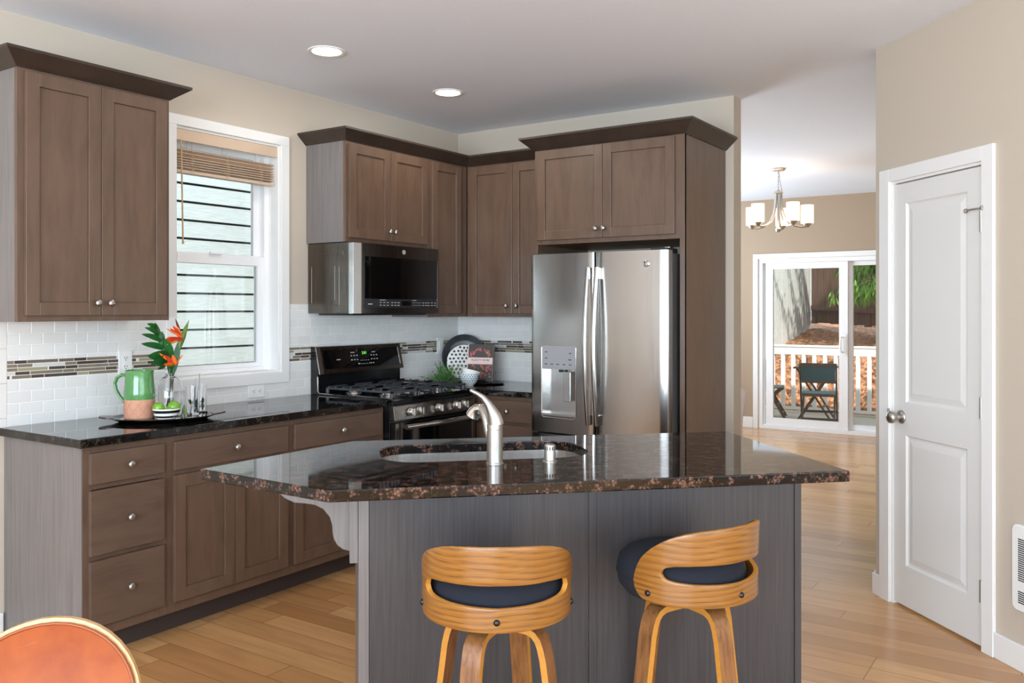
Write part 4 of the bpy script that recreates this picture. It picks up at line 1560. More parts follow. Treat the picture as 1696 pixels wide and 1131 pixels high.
# local frame: the chair faces -Y, its back leans towards +Y
def oval_back(a, b, yoff, cz, bulge, n=40, rings=8, lean=0.30, curve=0.9):
    loops = []
    for k in range(rings + 1):
        s = max(0.01, k / rings)
        lp = []
        for i in range(n):
            t = 2 * PI * i / n
            x, z = a * s * math.cos(t), b * s * math.sin(t)
            y = lean * z - curve * x * x + yoff - bulge * (1 - s ** 3)
            lp.append((x, y, cz + z))
        loops.append(lp)
    return loops
bc = 0.594
lp = oval_back(0.192, 0.150, 0.0, bc, 0.012)
m = MB()
m.rings(lp[::-1], True, False, False)
back_mesh = m
bk_front = lp
sh_l = oval_back(0.203, 0.160, 0.018, bc, -0.004)
m = MB()
fr = oval_back(0.203, 0.160, 0.006, bc, 0.0)
m.rings([fr[k] for k in range(len(fr))] + [sh_l[k] for k in range(len(sh_l) - 1, -1, -1)], True, True, True)
shell = obj('back_shell', m, M['ply_pale'], ch, smooth=50)
m = MB()
base_l = oval_back(0.190, 0.147, 0.004, bc, 0.0)
m.rings([base_l[-1]] + lp[::-1], True, True, True)
pad = obj('back_pad', m, M['leather'], ch, smooth=60)
m = MB()
m.tube([lp[-1][i % 40] for i in range(41)], 0.0035, 8)
obj('piping', m, M['leather_dk'], pad, smooth=60)
m = MB()
m.tube([(0, 0.02, 0.56), (0, -0.025, 0.49), (0, -0.04, 0.44), (0, -0.10, 0.42), (0, -0.22, 0.42)], [0.035] * 5, 12, 0.35)
obj('back_spine', m, M['ply_pale'], ch, smooth=50)
m = MB()
m.rings([[(0.21 * s * math.cos(2 * PI * i / 36), -0.24 + 0.20 * s * math.sin(2 * PI * i / 36), z) for i in range(36)] for s, z in ((0.9, 0.425), (1.0, 0.432), (1.0, 0.452), (0.93, 0.466), (0.6, 0.474), (0.01, 0.476))], True, True, True)
obj('seat', m, M['leather'], ch, smooth=60)
for sx in (-1, 1):
    for sy in (-1, 1):
        m = MB().tube([(sx * 0.13, -0.24 + sy * 0.12, 0.425), (sx * 0.20, -0.24 + sy * 0.20, 0.0)], [0.017, 0.011], 12)
        obj('leg', m, M['ply_pale'], ch, smooth=50)


# ------------------------------------------------------------------ pantry door and wall heater
pd = struct_root('door_1', (PX, PYY, 0), -PI / 4)
CSW = 0.075
m = MB()
m.box(0.053, DL, -0.018, -0.0005, 0, DT + 0.062).box(DR, 0.822, -0.018, -0.0005, 0, DT + 0.062).box(DL, DR, -0.018, -0.0005, DT, DT + 0.062)
obj('casing', m, M['trim'], pd, bevel=0.002)
m = MB()
m.box(DL - 0.001, DL + 0.012, -0.002, 0.12, 0, DT).box(DR - 0.012, DR + 0.001, -0.002, 0.12, 0, DT).box(DL + 0.012, DR - 0.012, -0.002, 0.12, DT - 0.012, DT)
m.box(DL + 0.012, DL + 0.024, 0.05, 0.09, 0, DT - 0.012).box(DR - 0.024, DR - 0.012, 0.05, 0.09, 0, DT - 0.012)
obj('jamb', m, M['trim'], pd)
lx0, lx1, lz0, lz1 = DL + 0.0145, DR - 0.0145, 0.012, DT - 0.018
def panelled_leaf(x0, x1, z0, z1, y0, y1, panels):
    m = MB()
    xs = sorted({x0, x1} | {p[0] for p in panels} | {p[1] for p in panels})
    zs = sorted({z0, z1} | {p[2] for p in panels} | {p[3] for p in panels})
    for a in range(len(xs) - 1):
        for b in range(len(zs) - 1):
            cx, cz = (xs[a] + xs[a + 1]) / 2, (zs[b] + zs[b + 1]) / 2
            if any(p[0] < cx < p[1] and p[2] < cz < p[3] for p in panels):
                continue
            m.f([m.v((xs[a], y0, zs[b])), m.v((xs[a + 1], y0, zs[b])), m.v((xs[a + 1], y0, zs[b + 1])), m.v((xs[a], y0, zs[b + 1]))])
    for p in panels:
        steps = [(0, 0), (0.008, 0.009), (0.016, 0.010), (0.046, 0.003)]
        loops = [[(p[0] + i, y0 + d, p[2] + i), (p[1] - i, y0 + d, p[2] + i), (p[1] - i, y0 + d, p[3] - i), (p[0] + i, y0 + d, p[3] - i)] for i, d in steps]
        m.rings(loops, True, False, True)
    o = [(x0, z0), (x1, z0), (x1, z1), (x0, z1)]
    for i in range(4):
        a, b = o[i], o[(i + 1) % 4]
        m.f([m.v((a[0], y0, a[1])), m.v((b[0], y0, b[1])), m.v((b[0], y1, b[1])), m.v((a[0], y1, a[1]))])
    m.f([m.v((x, y1, z)) for x, z in o])
    return m
leaf = obj('door_leaf', panelled_leaf(lx0, lx1, lz0, lz1, 0.004, 0.039, [(0.231, 0.648, 0.985, 1.937), (0.231, 0.648, 0.205, 0.828)]), M['door'], pd, merge=True)
m = MB()
m.lathe([(0.033, 0.0), (0.033, 0.004), (0.028, 0.009), (0.014, 0.014), (0.0125, 0.032), (0.016, 0.036), (0.026, 0.044), (0.030, 0.054), (0.028, 0.064), (0.018, 0.071), (0.006, 0.073), (0.0005, 0.0725)], (0.199, 0.004, 0.912), '-Y', 32)
kn = obj('door_knob', m, M['nickel'], leaf, smooth=45)
obj('thumb_turn', MB().box(0.197, 0.201, -0.070, -0.060, 0.94, 0.955), M['nickel'], kn)
for z in (1.800, 1.015, 0.245):
    m = MB().cyl((DR - 0.0135, -0.006, z - 0.045), 0.0065, 0.09, seg=14).box(DR - 0.030, DR - 0.0145, 0.0015, 0.0035, z - 0.045, z + 0.045)
    obj('hinge', m, M['nickel'], leaf, smooth=40)
m = MB()
m.tube([(DR - 0.012, -0.010, 1.853), (DR - 0.045, -0.030, 1.851), (DR - 0.075, -0.030, 1.848)], 0.004, 8)
m.lathe([(0.008, 0), (0.010, 0.003), (0.010, 0.010), (0.0005, 0.012)], (DR - 0.080, -0.030, 1.848), 'X', 12)
m.lathe([(0.008, 0), (0.010, 0.003), (0.010, 0.010), (0.0005, 0.012)], (DR + 0.002, -0.018, 1.853), 'X', 12)
obj('doorstop', m, M['nickel'], leaf, smooth=50)

ht = thing('wall_heater', 'white louvred wall heater grille at the right picture edge', 'heater', (PX, PYY, 0), -PI / 4)
hx0, hx1, hz0, hz1 = 0.923, 1.235, 0.238, 0.578
m = MB()
m.rings([[(x, y, z) for x, z in rrect(hx0 + i, hx1 - i, hz0 + i, hz1 - i, 0.022)] for i, y in ((0, -0.0006), (0, -0.010), (0.004, -0.016))], True, True, True)
g = obj('grille_cover', m, M['white_plastic'], ht, smooth=30)
m = MB()
for c0 in range(6):
    x = hx0 + 0.035 + c0 * 0.043
    for r in range(20):
        z = hz1 - 0.055 - r * 0.0085
        m.box(x, x + 0.034, -0.0168, -0.0155, z - 0.0022, z + 0.0022)
    for r in range(6):
        z = hz0 + 0.078 - r * 0.0085
        m.box(x, x + 0.034, -0.0168, -0.0155, z - 0.0022, z + 0.0022)
obj('louvre_slots', m, M['slot'], g)


# ------------------------------------------------------------------ recessed ceiling lights
def downlight(label, x, y):
    o = thing('recessed_light', label, 'light', (x, y, CH), 0, 'recessed ceiling lights')
    obj('trim_ring', MB().lathe([(0.096, -0.0005), (0.096, -0.004), (0.088, -0.008), (0.074, -0.003), (0.074, -0.0005)], seg=40, cap0=False, cap1=False), M['white_plastic'], o, smooth=50)
    obj('lens', MB().lathe([(0.073, -0.0006), (0.073, -0.0035), (0.0005, -0.0036)], seg=40), M['lamp'], o, smooth=40)
    d = bpy.data.lights.new('downlight_beam', 'AREA')
    d.shape = 'DISK'
    d.size = 0.14
    d.energy = 3
    d.color = (1.0, 0.93, 0.84)
    l = bpy.data.objects.new('downlight_beam', d)
    COL.objects.link(l)
    l.location = (x, y, CH - 0.012)
    return o
downlight('lit recessed ceiling light nearer the left picture edge', 0.728, 3.154)
downlight('lit recessed ceiling light nearer the room corner', 0.716, 4.165)


# ------------------------------------------------------------------ chandelier in the dining room
cd = thing('chandelier', 'brushed nickel five-arm chandelier with white glass shades in dining room', 'chandelier', (1.506, 8.13, CH))
obj('canopy', MB().lathe([(0.066, -0.0005), (0.066, -0.010), (0.055, -0.022), (0.012, -0.026), (0.0005, -0.026)], seg=32), M['nickel'], cd, smooth=40)
m = MB()
for k in range(7):
    z = -0.040 - k * 0.024
    pts = []
    for i in range(13):
        a = 2 * PI * i / 12
        p = (0.007 * math.cos(a), 0, z + 0.016 * math.sin(a)) if k % 2 else (0, 0.007 * math.cos(a), z + 0.016 * math.sin(a))
        pts.append(p)
    m.tube(pts, 0.0022, 6)
obj('chain', m, M['nickel'], cd, smooth=60)
m = MB()
m.tube([(0.006, 0.004, -0.03), (0.012, 0.01, -0.12), (0.03, 0.012, -0.20), (0.034, 0.012, -0.30), (0.02, 0.01, -0.42)], 0.0035, 8)
obj('cable', m, M['nickel'], cd, smooth=60)
m = MB()
m.lathe([(0.004, -0.195), (0.020, -0.205), (0.042, -0.222), (0.044, -0.232), (0.018, -0.240), (0.014, -0.30), (0.014, -0.54), (0.028, -0.565), (0.022, -0.585), (0.0005, -0.596)], seg=28)
obj('hub', m, M['nickel'], cd, smooth=45)
base_a = math.degrees(math.atan2(c45, c45))
cr = math.radians(33.89)
for k in range(5):
    a = cr - math.radians(78 + 72 * k)
    mt = Matrix.Rotation(a, 4, 'Z')
    m = MB(mt)
    m.tube([(0.024, 0, -0.235), (0.030, 0, -0.33), (0.046, 0, -0.42), (0.085, 0, -0.495), (0.150, 0, -0.535), (0.215, 0, -0.548), (0.262, 0, -0.540)], 0.0095, 10)
    ar = obj('arm', m, M['nickel'], cd, smooth=60)
    m = MB(mt)
    m.lathe([(0.010, -0.552), (0.020, -0.542), (0.040, -0.520), (0.041, -0.514), (0.0005, -0.514)], (0.262, 0, 0), seg=20)
    obj('shade_cup', m, M['nickel'], ar, smooth=45)
    m = MB(mt)
    m.lathe([(0.034, -0.5135), (0.057, -0.5125), (0.058, -0.500), (0.058, -0.345), (0.054, -0.345), (0.054, -0.498), (0.034, -0.5)], (0.262, 0, 0), seg=28, cap0=False, cap1=False)
    obj('shade', m, M['shade'], ar, smooth=45)
d = bpy.data.lights.new('chandelier_glow', 'POINT')
d.energy = 4
d.color = (1.0, 0.86, 0.70)
d.shadow_soft_size = 0.25
l = bpy.data.objects.new('chandelier_glow', d)
COL.objects.link(l)
l.location = (1.506, 8.13, 2.28)


# ------------------------------------------------------------------ dining slipcover chair, mostly behind the wall end
SLIP = (1.852, 5.892, 0)
dc = thing('slipcovered_chair', 'white slipcovered dining chair peeking past the kitchen wall end', 'chair', SLIP, math.radians(-60))
m = MB()
loops = []
for z, hw, y0, y1 in ((0.0, 0.27, -0.06, 0.05), (0.45, 0.25, -0.05, 0.045), (0.62, 0.235, -0.04, 0.045), (0.70, 0.225, -0.035, 0.05), (0.84, 0.224, -0.02, 0.07), (0.875, 0.212, -0.01, 0.075), (0.89, 0.18, 0.01, 0.06)):
    loops.append([(x, y, z) for x, y in rrect(-hw, hw, y0, y1, 0.03, 4)])
m.rings(loops)
obj('back_cover', m, M['white_fabric'], dc, smooth=60)
m = MB()
loops = []
for z, g_ in ((0.0, 0.0), (0.2, 0.012), (0.42, 0.016), (0.455, 0.03)):
    loops.append([(x, y, z) for x, y in rrect(-0.26 + g_, 0.26 - g_, -0.50 + g_, -0.062, 0.04, 4)])
m.rings(loops)
obj('seat_cover', m, M['white_fabric'], dc, smooth=60)


# ------------------------------------------------------------------ sliding door
sd = struct_root('door_2', (SX0, FY, 0))
def sloc(name, mat, boxes, parent, bevel=0.002):
    m = MB(Matrix.Translation((-SX0, -FY, 0)))
    for b in boxes:
        m.box(*b)
    return obj(name, m, mat, parent, bevel=bevel)
sloc('casing', M['trim'], [(SX0 - 0.06, SX0, FY - 0.02, FY - 0.0005, 0, SZ1 + 0.06), (SX1, SX1 + 0.06, FY - 0.02, FY - 0.0005, 0, SZ1 + 0.06), (SX0, SX1, FY - 0.02, FY - 0.0005, SZ1, SZ1 + 0.06)], sd)
sloc('frame', M['vinyl'], [(SX0 + 0.0005, SX0 + 0.05, FY, FY + 0.13, 0.0, SZ1), (SX1 - 0.05, SX1 - 0.0005, FY, FY + 0.13, 0, SZ1), (SX0 + 0.05, SX1 - 0.05, FY, FY + 0.13, SZ1 - 0.05, SZ1 - 0.0005), (SX0 + 0.05, SX1 - 0.05, FY, FY + 0.13, 0.0005, 0.045)], sd)
p0, p1 = 0.672, 1.612
pl = sloc('sliding_panel', M['vinyl'], [(p0, p0 + 0.085, FY + 0.02, FY + 0.06, 0.046, 1.979), (p1 - 0.098, p1, FY + 0.02, FY + 0.06, 0.046, 1.979), (p0 + 0.085, p1 - 0.098, FY + 0.02, FY + 0.06, 0.046, 0.135), (p0 + 0.085, p1 - 0.098, FY + 0.02, FY + 0.06, 1.905, 1.979)], sd)
sloc('glass_pane', M['pane'], [(p0 + 0.085, p1 - 0.098, FY + 0.038, FY + 0.044, 0.135, 1.905)], pl, 0)
m = MB(Matrix.Translation((-SX0, -FY, 0)))
m.tube([(1.555, FY + 0.02, 1.11), (1.545, FY - 0.02, 1.11), (1.540, FY - 0.024, 1.06), (1.540, FY - 0.024, 0.99), (1.545, FY - 0.02, 0.94), (1.555, FY + 0.02, 0.94)], 0.009, 10)
m.box(1.548, 1.600, FY + 0.012, FY + 0.0195, 0.90, 1.15)
obj('pull_handle', m, M['vinyl'], pl, smooth=50)
fx0 = 1.585
fpn = sloc('fixed_panel', M['vinyl'], [(fx0, fx0 + 0.07, FY + 0.075, FY + 0.115, 0.046, 1.979), (SX1 - 0.12, SX1 - 0.051, FY + 0.075, FY + 0.115, 0.046, 1.979), (fx0 + 0.07, SX1 - 0.12, FY + 0.075, FY + 0.115, 0.046, 0.11), (fx0 + 0.07, SX1 - 0.12, FY + 0.075, FY + 0.115, 1.93, 1.979)], sd)
sloc('glass_pane', M['pane'], [(fx0 + 0.07, SX1 - 0.12, FY + 0.092, FY + 0.098, 0.11, 1.93)], fpn, 0)


# ------------------------------------------------------------------ outside: deck, railing, bank, fences, tree
DZ = -0.06
m = MB()
y = FY + 0.165
while y < 12.95:
    m.box(-2.5, 5.0, y, min(y + 0.135, 12.98), DZ - 0.03, DZ)
    y += 0.141
struct('deck', m, M['deck'])
struct('ground', MB().box(-12, 14, -12, 30, -1.2, -1.0), M['ground'])
RLY = 12.72
rl = thing('deck_railing', 'white deck railing with flat top board and square balusters outdoors', 'railing', (0, RLY, DZ))
m = MB().box(-2.4, 4.8, -0.02, 0.02, 0.835, 0.945).box(-2.4, 4.8, -0.028, 0.06, 0.945, 0.975)
obj('top_rail', m, M['rail'], rl, bevel=0.004)
obj('bottom_rail', MB().box(-2.4, 4.8, -0.018, 0.018, 0.045, 0.085), M['rail'], rl)
x = -0.56
while x < 2.2:
    obj('baluster', MB().box(x - 0.026, x + 0.026, -0.019, 0.019, 0.0855, 0.8345), M['rail'], rl)
    x += 0.148
for x in (-1.9, 2.6):
    obj('post', MB().box(x - 0.045, x + 0.045, -0.045, 0.045, 0.0005, 0.834), M['rail'], rl)

# bark-covered bank
m = MB()
prof = [(12.99, -1.0), (13.15, -0.55), (13.55, 0.15), (14.0, 0.70), (14.6, 0.86), (16.0, 0.98), (17.5, 1.10), (19.0, 1.2)]
rows = []
rnd = random.Random(3)
nxs = 40
for (yy, zz), nxt in zip(prof, prof[1:] + [prof[-1]]):
    for f in ((0, 0.25, 0.5, 0.75) if nxt != (yy, zz) else (0,)):
        Y = yy + (nxt[0] - yy) * f
        Z = zz + (nxt[1] - zz) * f
        rows.append([(-4 + 10 * i / nxs, Y, Z + rnd.uniform(-0.025, 0.025)) for i in range(nxs + 1)])
m.rings(rows, False, False, False)
bank = obj('mulch_bank', m, M['bark'], smooth=80)
tag(bank, 'sloping bank of orange-brown bark mulch behind the deck', 'mulch')
bank['kind'] = 'stuff'

def fence(name, label, a, b, zt0, zb0, zb1, mat, bw, seed, kick=None, step=0.0):
    a, b = Vector(a), Vector(b)
    L = (b - a).length
    ang = math.atan2(b.y - a.y, b.x - a.x)
    f = thing(name, label, 'fence', (a.x, a.y, 0), ang)
    m = MB()
    r = random.Random(seed)
    x = 0
    while x < L:
        zb = zb0 + (zb1 - zb0) * x / L + r.uniform(-0.02, 0.02)
        m.box(x, min(x + bw - 0.005, L), -0.010 + r.uniform(-0.003, 0.003), 0.010, zb, zt0 + r.uniform(-0.01, 0.01))
        x += bw
    obj('boards', m, mat, f)
    if kick:
        m = MB()
        m.hexa([(0, -0.045, kick[0] - 0.045), (L, -0.045, kick[1] - 0.045), (L, -0.014, kick[1] - 0.045), (0, -0.014, kick[0] - 0.045)], [(0, -0.045, kick[0] + 0.045), (L, -0.045, kick[1] + 0.045), (L, -0.014, kick[1] + 0.045), (0, -0.014, kick[0] + 0.045)])
        obj('cross_rail', m, mat, f)
    return f
fence('board_fence', 'pale grey board fence running away left of the mulch bank', (-0.22, 13.2, 0), (-0.58, 17.0, 0), 3.2, 0.66, 1.09, M['fence_grey'], 0.14, 5)
fence('board_fence', 'brown cedar board fence across the back of the yard', (-0.56, 17.02, 0), (4.6, 13.9, 0), 3.1, 1.16, 1.02, M['fence_brown'], 0.16, 9, (1.46, 1.22))

# conifer with drooping sprays
tr = thing('conifer_tree', 'bright green drooping conifer overhanging the brown fence', 'tree', (2.70, 14.10, 0.70))
obj('trunk', MB().tube([(0, 0, -0.2), (0.02, 0, 1.5), (0.0, 0.05, 3.2), (0, 0, 6.0)], [0.16, 0.13, 0.10, 0.03], 12), M['trunk'], tr, smooth=60)
m = MB()
r = random.Random(21)
br = MB()
for k in range(160):
    a = r.uniform(0, 2 * PI)
    z = r.uniform(0.95, 4.6)
    ln = r.uniform(1.4, 2.9) * (1.0 - 0.07 * (z - 1.5))
    if k >= 120:        # the low boughs reaching over the bank
        a = math.radians(r.uniform(138, 172))
        z = r.uniform(1.05, 2.3)
        ln = r.uniform(1.7, 2.5)
    dx, dy = math.cos(a), math.sin(a)
    pts = [(dx * ln * s, dy * ln * s, z + 0.35 * s - 0.62 * s * s) for s in (0, 0.25, 0.5, 0.75, 1.0)]
    if (pts[-1][1] + 14.1 < 17.02 - 0.6047 * (pts[-1][0] + 3.26) - 0.1 and pts[-1][1] > 0.3) or pts[-1][2] > 2.6:
        br.tube(pts, [0.02, 0.015, 0.011, 0.008, 0.004], 6)
    for q in range(34):
        s = r.uniform(0.3, 1.02)
        p = Vector((dx * ln * s, dy * ln * s, z + 0.35 * s - 0.62 * s * s))
        for t in range(3):
            d = Vector((r.uniform(-0.5, 0.5), r.uniform(-0.5, 0.5), -1)).normalized()
            L = r.uniform(0.10, 0.26)
            sd_ = Vector((r.uniform(-1, 1), r.uniform(-1, 1), r.uniform(-0.3, 0.3)))
            o0 = p + Vector((r.uniform(-0.12, 0.12), r.uniform(-0.12, 0.12), r.uniform(-0.05, 0.03)))
            wx, wy, wz = o0.x + 2.70, o0.y + 14.10, o0.z + d.z * L + 0.70
            if (wy > 17.02 - 0.6047 * (wx + 0.56) - 0.12 and wz < 3.3) or wz < 1.42 or (wx < -0.3 and wz < 3.3) or (wz < 2.5 and (wy < 14.2 or wx < 0.30)):
                continue
            m.strip([o0, o0 + d * L * 0.5, o0 + d * L], [0.012, 0.034, 0.004], sd_)
obj('branches', br, M['trunk'], tr)
obj('foliage', m, M['conifer'], tr)


# patio chairs and table
def patio_chair(label, x, y, rz):
    """faces local +Y; the back is on -Y"""
    c = thing('folding_patio_chair', label, 'chair', (x, y, DZ), rz, 'patio chairs on the deck')
    w = 0.215
    for s in (-1, 1):
        obj('side_leg', MB().bar((s * w, -0.20, 0.80), (s * w, 0.25, 0.0), 0.022, 0.034, (0, 1, 0)), M['patio_wood'], c)
        obj('side_leg', MB().bar((s * (w - 0.025), 0.20, 0.41), (s * (w - 0.025), -0.24, 0.0), 0.022, 0.034, (0, 1, 0)), M['patio_wood'], c)
    m = MB()
    m.bar((-w, -0.205, 0.79), (w, -0.205, 0.79), 0.022, 0.045).bar((-w, -0.10, 0.575), (w, -0.10, 0.575), 0.022, 0.04)
    m.bar((-w, 0.155, 0.17), (w, 0.155, 0.17), 0.022, 0.03).bar((-w, -0.16, 0.09), (w, -0.16, 0.09), 0.022, 0.03)
    m.bar((-w, 0.215, 0.06), (w, 0.215, 0.06), 0.022, 0.03)
    obj('cross_rails', m, M['patio_wood'], c)
    obj('back_sling', MB().hexa([(-w + 0.012, -0.113, 0.59), (w - 0.012, -0.113, 0.59), (w - 0.012, -0.107, 0.59), (-w + 0.012, -0.107, 0.59)], [(-w + 0.012, -0.203, 0.77), (w - 0.012, -0.203, 0.77), (w - 0.012, -0.197, 0.77), (-w + 0.012, -0.197, 0.77)]), M['patio_mesh'], c)
    m = MB()
    m.box(-w + 0.012, w - 0.012, -0.20, 0.20, 0.415, 0.428)
    s = obj('seat_sling', m, M['patio_mesh'], c, bevel=0.003)
    m = MB().box(-w + 0.012, w - 0.012, -0.225, -0.20, 0.395, 0.43).box(-w + 0.012, w - 0.012, 0.20, 0.225, 0.395, 0.43)
    obj('seat_frame', m, M['patio_wood'], c)
    return c
patio_chair('folding patio chair with teal sling right of the deck table', 1.02, 11.42, math.radians(12))
patio_chair('folding patio chair mostly cut off at the left of the door glass', 0.17, 12.0, math.radians(-75))
t = thing('folding_patio_table', 'small brown folding table standing behind the patio chair', 'table', (0.83, 12.02, DZ), math.radians(8))
m = MB()
for k in range(6):
    m.box(-0.26, 0.26, -0.26 + k * 0.088, -0.26 + k * 0.088 + 0.08, 0.70, 0.72)
obj('table_top', m, M['patio_wood'], t)
for s in (-1, 1):
    obj('leg', MB().bar((-0.22, s * 0.2, 0.70), (0.22, s * 0.2, 0), 0.022, 0.034, (0, 1, 0)), M['patio_wood'], t)
    obj('leg', MB().bar((0.22, s * 0.17, 0.70), (-0.22, s * 0.17, 0), 0.022, 0.034, (0, 1, 0)), M['patio_wood'], t)
obj('stretcher', MB().bar((0.1, -0.2, 0.19), (0.1, 0.2, 0.19), 0.02, 0.03).bar((-0.1, -0.2, 0.19), (-0.1, 0.2, 0.19), 0.02, 0.03), M['patio_wood'], t)


# ------------------------------------------------------------------ tray and what stands on it
CZ = 0.914
ty = thing('serving_tray', 'oval black lacquer tray with brown handles on the left counter', 'tray', (0.355, 2.478, CZ), math.radians(58))
def oval(a, b, z, n=48):
    return [(a * math.cos(2 * PI * i / n), b * math.sin(2 * PI * i / n), z) for i in range(n)]
m = MB()
m.rings([oval(0.19, 0.125, 0.0005), oval(0.215, 0.15, 0.010), oval(0.232, 0.168, 0.017), oval(0.230, 0.166, 0.020), oval(0.205, 0.142, 0.0135), oval(0.19, 0.13, 0.0115)], True, True, True)
obj('dish', m, M['tray'], ty, smooth=50)
obj('inner_face', MB().rings([oval(0.188, 0.128, 0.0117), oval(0.188, 0.128, 0.0124)]), M['tray_in'], ty)
for s in (-1, 1):
    m = MB()
    m.rings([[(s * (0.215 + 0.06 * u), v * 0.055 * math.sqrt(max(0.02, 1 - (u * 0.95) ** 2)), 0.0165 + 0.006 * u + t) for v, t in ((-1, 0), (1, 0), (1, 0.007), (-1, 0.007))] for u in (0, 0.25, 0.5, 0.75, 0.92, 1.0)])
    obj('handle', m, M['tray_h'], ty, bevel=0.002)
TZ = CZ + 0.0126

pt = thing('pitcher', 'green glazed pitcher with bare terracotta base on the tray', 'pitcher', (0.295, 2.393, TZ), math.radians(34))
m = MB()
m.lathe([(0.0005, 0.0), (0.064, 0.0), (0.067, 0.004), (0.066, 0.090)], seg=40, cap0=True, cap1=False)
obj('terracotta_base', m, M['terracotta'], pt, smooth=40)
m = MB()
for k in range(10):
    for s in (-1, 1):
        pts = [(0.0672 * math.cos(a), 0.0672 * math.sin(a), 0.008 + 0.0075 * i) for i in range(11) for a in [2 * PI * k / 10 + s * i * 0.085]]
        m.tube(pts, 0.0007, 5)
obj('crosshatch_lines', m, M['terra_line'], pt)
m = MB()
m.lathe([(0.0665, 0.088), (0.0675, 0.094), (0.067, 0.12), (0.063, 0.165), (0.0605, 0.200), (0.0625, 0.221), (0.0600, 0.222), (0.057, 0.200), (0.060, 0.16), (0.063, 0.12), (0.0625, 0.006), (0.0005, 0.006)], seg=40, cap0=False, cap1=True)
gz = obj('glazed_body', m, M['green_glaze'], pt, smooth=45)
m = MB()
m.tube([(-0.058, 0, 0.198), (-0.082, 0, 0.200), (-0.104, 0, 0.186), (-0.114, 0, 0.160), (-0.108, 0, 0.130), (-0.092, 0, 0.102), (-0.076, 0, 0.082), (-0.068, 0, 0.068), (-0.066, 0, 0.052)], [0.013, 0.0125, 0.012, 0.0115, 0.011, 0.0105, 0.0105, 0.010, 0.006], 12, 0.6)
m.M = Matrix.Rotation(math.radians(0), 4, 'Z')
hd = obj('handle', m, M['green_glaze'], pt, smooth=60)

bw = thing('bowl', 'small black and white striped bowl holding limes', 'bowl', (0.435, 2.437, TZ))
prof = [(0.0005, 0.0), (0.038, 0.0), (0.042, 0.004), (0.052, 0.018), (0.059, 0.036), (0.061, 0.050), (0.059, 0.0505), (0.055, 0.036), (0.046, 0.016), (0.030, 0.008), (0.0005, 0.007)]
obj('body', MB().lathe(prof, seg=40), M['white_ceramic'], bw, smooth=40)
m = MB()
m.lathe([(0.0470, 0.0095), (0.0528, 0.0185), (0.0520, 0.018)], seg=40, cap0=False, cap1=False)
m.lathe([(0.0582, 0.031), (0.0610, 0.0435), (0.0600, 0.043)], seg=40, cap0=False, cap1=False)
obj('black_stripes', m, M['black_ceramic'], bw, smooth=60)
for (dx, dy, dz, g_, lb) in ((-0.016, -0.030, 0.052, 0.0275, 'whole green lime at the left of the striped bowl'), (0.012, 0.030, 0.053, 0.0285, 'whole green lime at the right of the striped bowl'), (0.024, -0.004, 0.034, 0.021, 'small green lime sunk between the two large limes')):
    l = thing('lime', lb, 'lime', (0.435 + dx, 2.437 + dy, TZ + dz), r.uniform(0, 3), 'limes in the striped bowl')
    m = MB(Matrix.Rotation(1.2, 4, 'X')).lathe([(0.0005, -g_ * 1.12), (g_ * 0.18, -g_ * 1.06)] + [(g_ * math.sin(PI * i / 14), -g_ * math.cos(PI * i / 14)) for i in range(2, 13)] + [(g_ * 0.18, g_ * 1.06), (0.0005, g_ * 1.12)], seg=24)
    obj('fruit', m, M['lime'], l, smooth=60)
    m = MB(Matrix.Rotation(1.2, 4, 'X')).lathe([(0.0005, 0), (0.003, 0.0), (0.003, 0.0018), (0.0005, 0.002)], (0, 0, g_ * 1.11), seg=8)
    obj('stem_end', m, M['stem'], l)

VX, VY, VZ = 0.32, 2.533, TZ
vs = thing('glass_vase', 'clear round-shouldered glass bottle vase holding the tropical flowers', 'vase', (VX, VY, TZ))
m = MB()
m.lathe([(0.0005, 0.0), (0.056, 0.0), (0.060, 0.005), (0.061, 0.08), (0.060, 0.120), (0.053, 0.152), (0.036, 0.176), (0.020, 0.186), (0.018, 0.196), (0.021, 0.200),
         (0.019, 0.201), (0.0155, 0.196), (0.017, 0.1845), (0.034, 0.174), (0.051, 0.151), (0.0575, 0.120), (0.0585, 0.08), (0.0575, 0.009), (0.0005, 0.008)], seg=44)
obj('vessel', m, M['glass'], vs, smooth=50)

def tumbler(label, x, y, lean):
    g = thing('drinking_glass', label, 'glass', (x, y, TZ), 0, 'tumblers on the tray')
    m = MB()
    m.lathe([(0.0005, 0.0), (0.027, 0.0), (0.029, 0.003), (0.0325, 0.136), (0.0312, 0.136), (0.0278, 0.010), (0.0005, 0.009)], seg=36)
    obj('tumbler', m, M['glass'], g, smooth=50)
    s = thing('drinking_straw', 'grey straw leaning in the ' + ('nearer' if lean < 0 else 'farther') + ' tumbler', 'straw', (x, y, TZ + 0.012))
    obj('tube', MB().tube([(0.004, -0.014 * (1 if lean > 0 else -0.4), 0.0), (0.004 - 0.010, 0.016 if lean < 0 else 0.002, 0.176 if lean > 0 else 0.160)], 0.0032, 10), M['grey_plastic'], s, smooth=60)
    h = thing('herb_sprig', 'green mint leaves inside the ' + ('nearer' if lean < 0 else 'farther') + ' tumbler', 'herbs', (x, y, TZ + 0.012))
    m = MB()
    for q in range(16):
        a = r.uniform(0, 2 * PI)
        p = Vector((0.014 * math.cos(a), 0.014 * math.sin(a), r.uniform(0.0, 0.045)))
        d = Vector((math.cos(a + 1) * 0.4, math.sin(a + 1) * 0.4, 1)).normalized()
        m.strip([p, p + d * 0.012, p + d * 0.024], [0.004, 0.018, 0.002], (-math.sin(a), math.cos(a), 0.2))
    obj('leaves', m, M['leaf2'], h, solid=0.0006)
    return g
tumbler('clear patterned tumbler with straw, nearer the vase', 0.388, 2.612, -1)
tumbler('clear patterned tumbler with straw, at the right end of tray', 0.335, 2.690, 1)
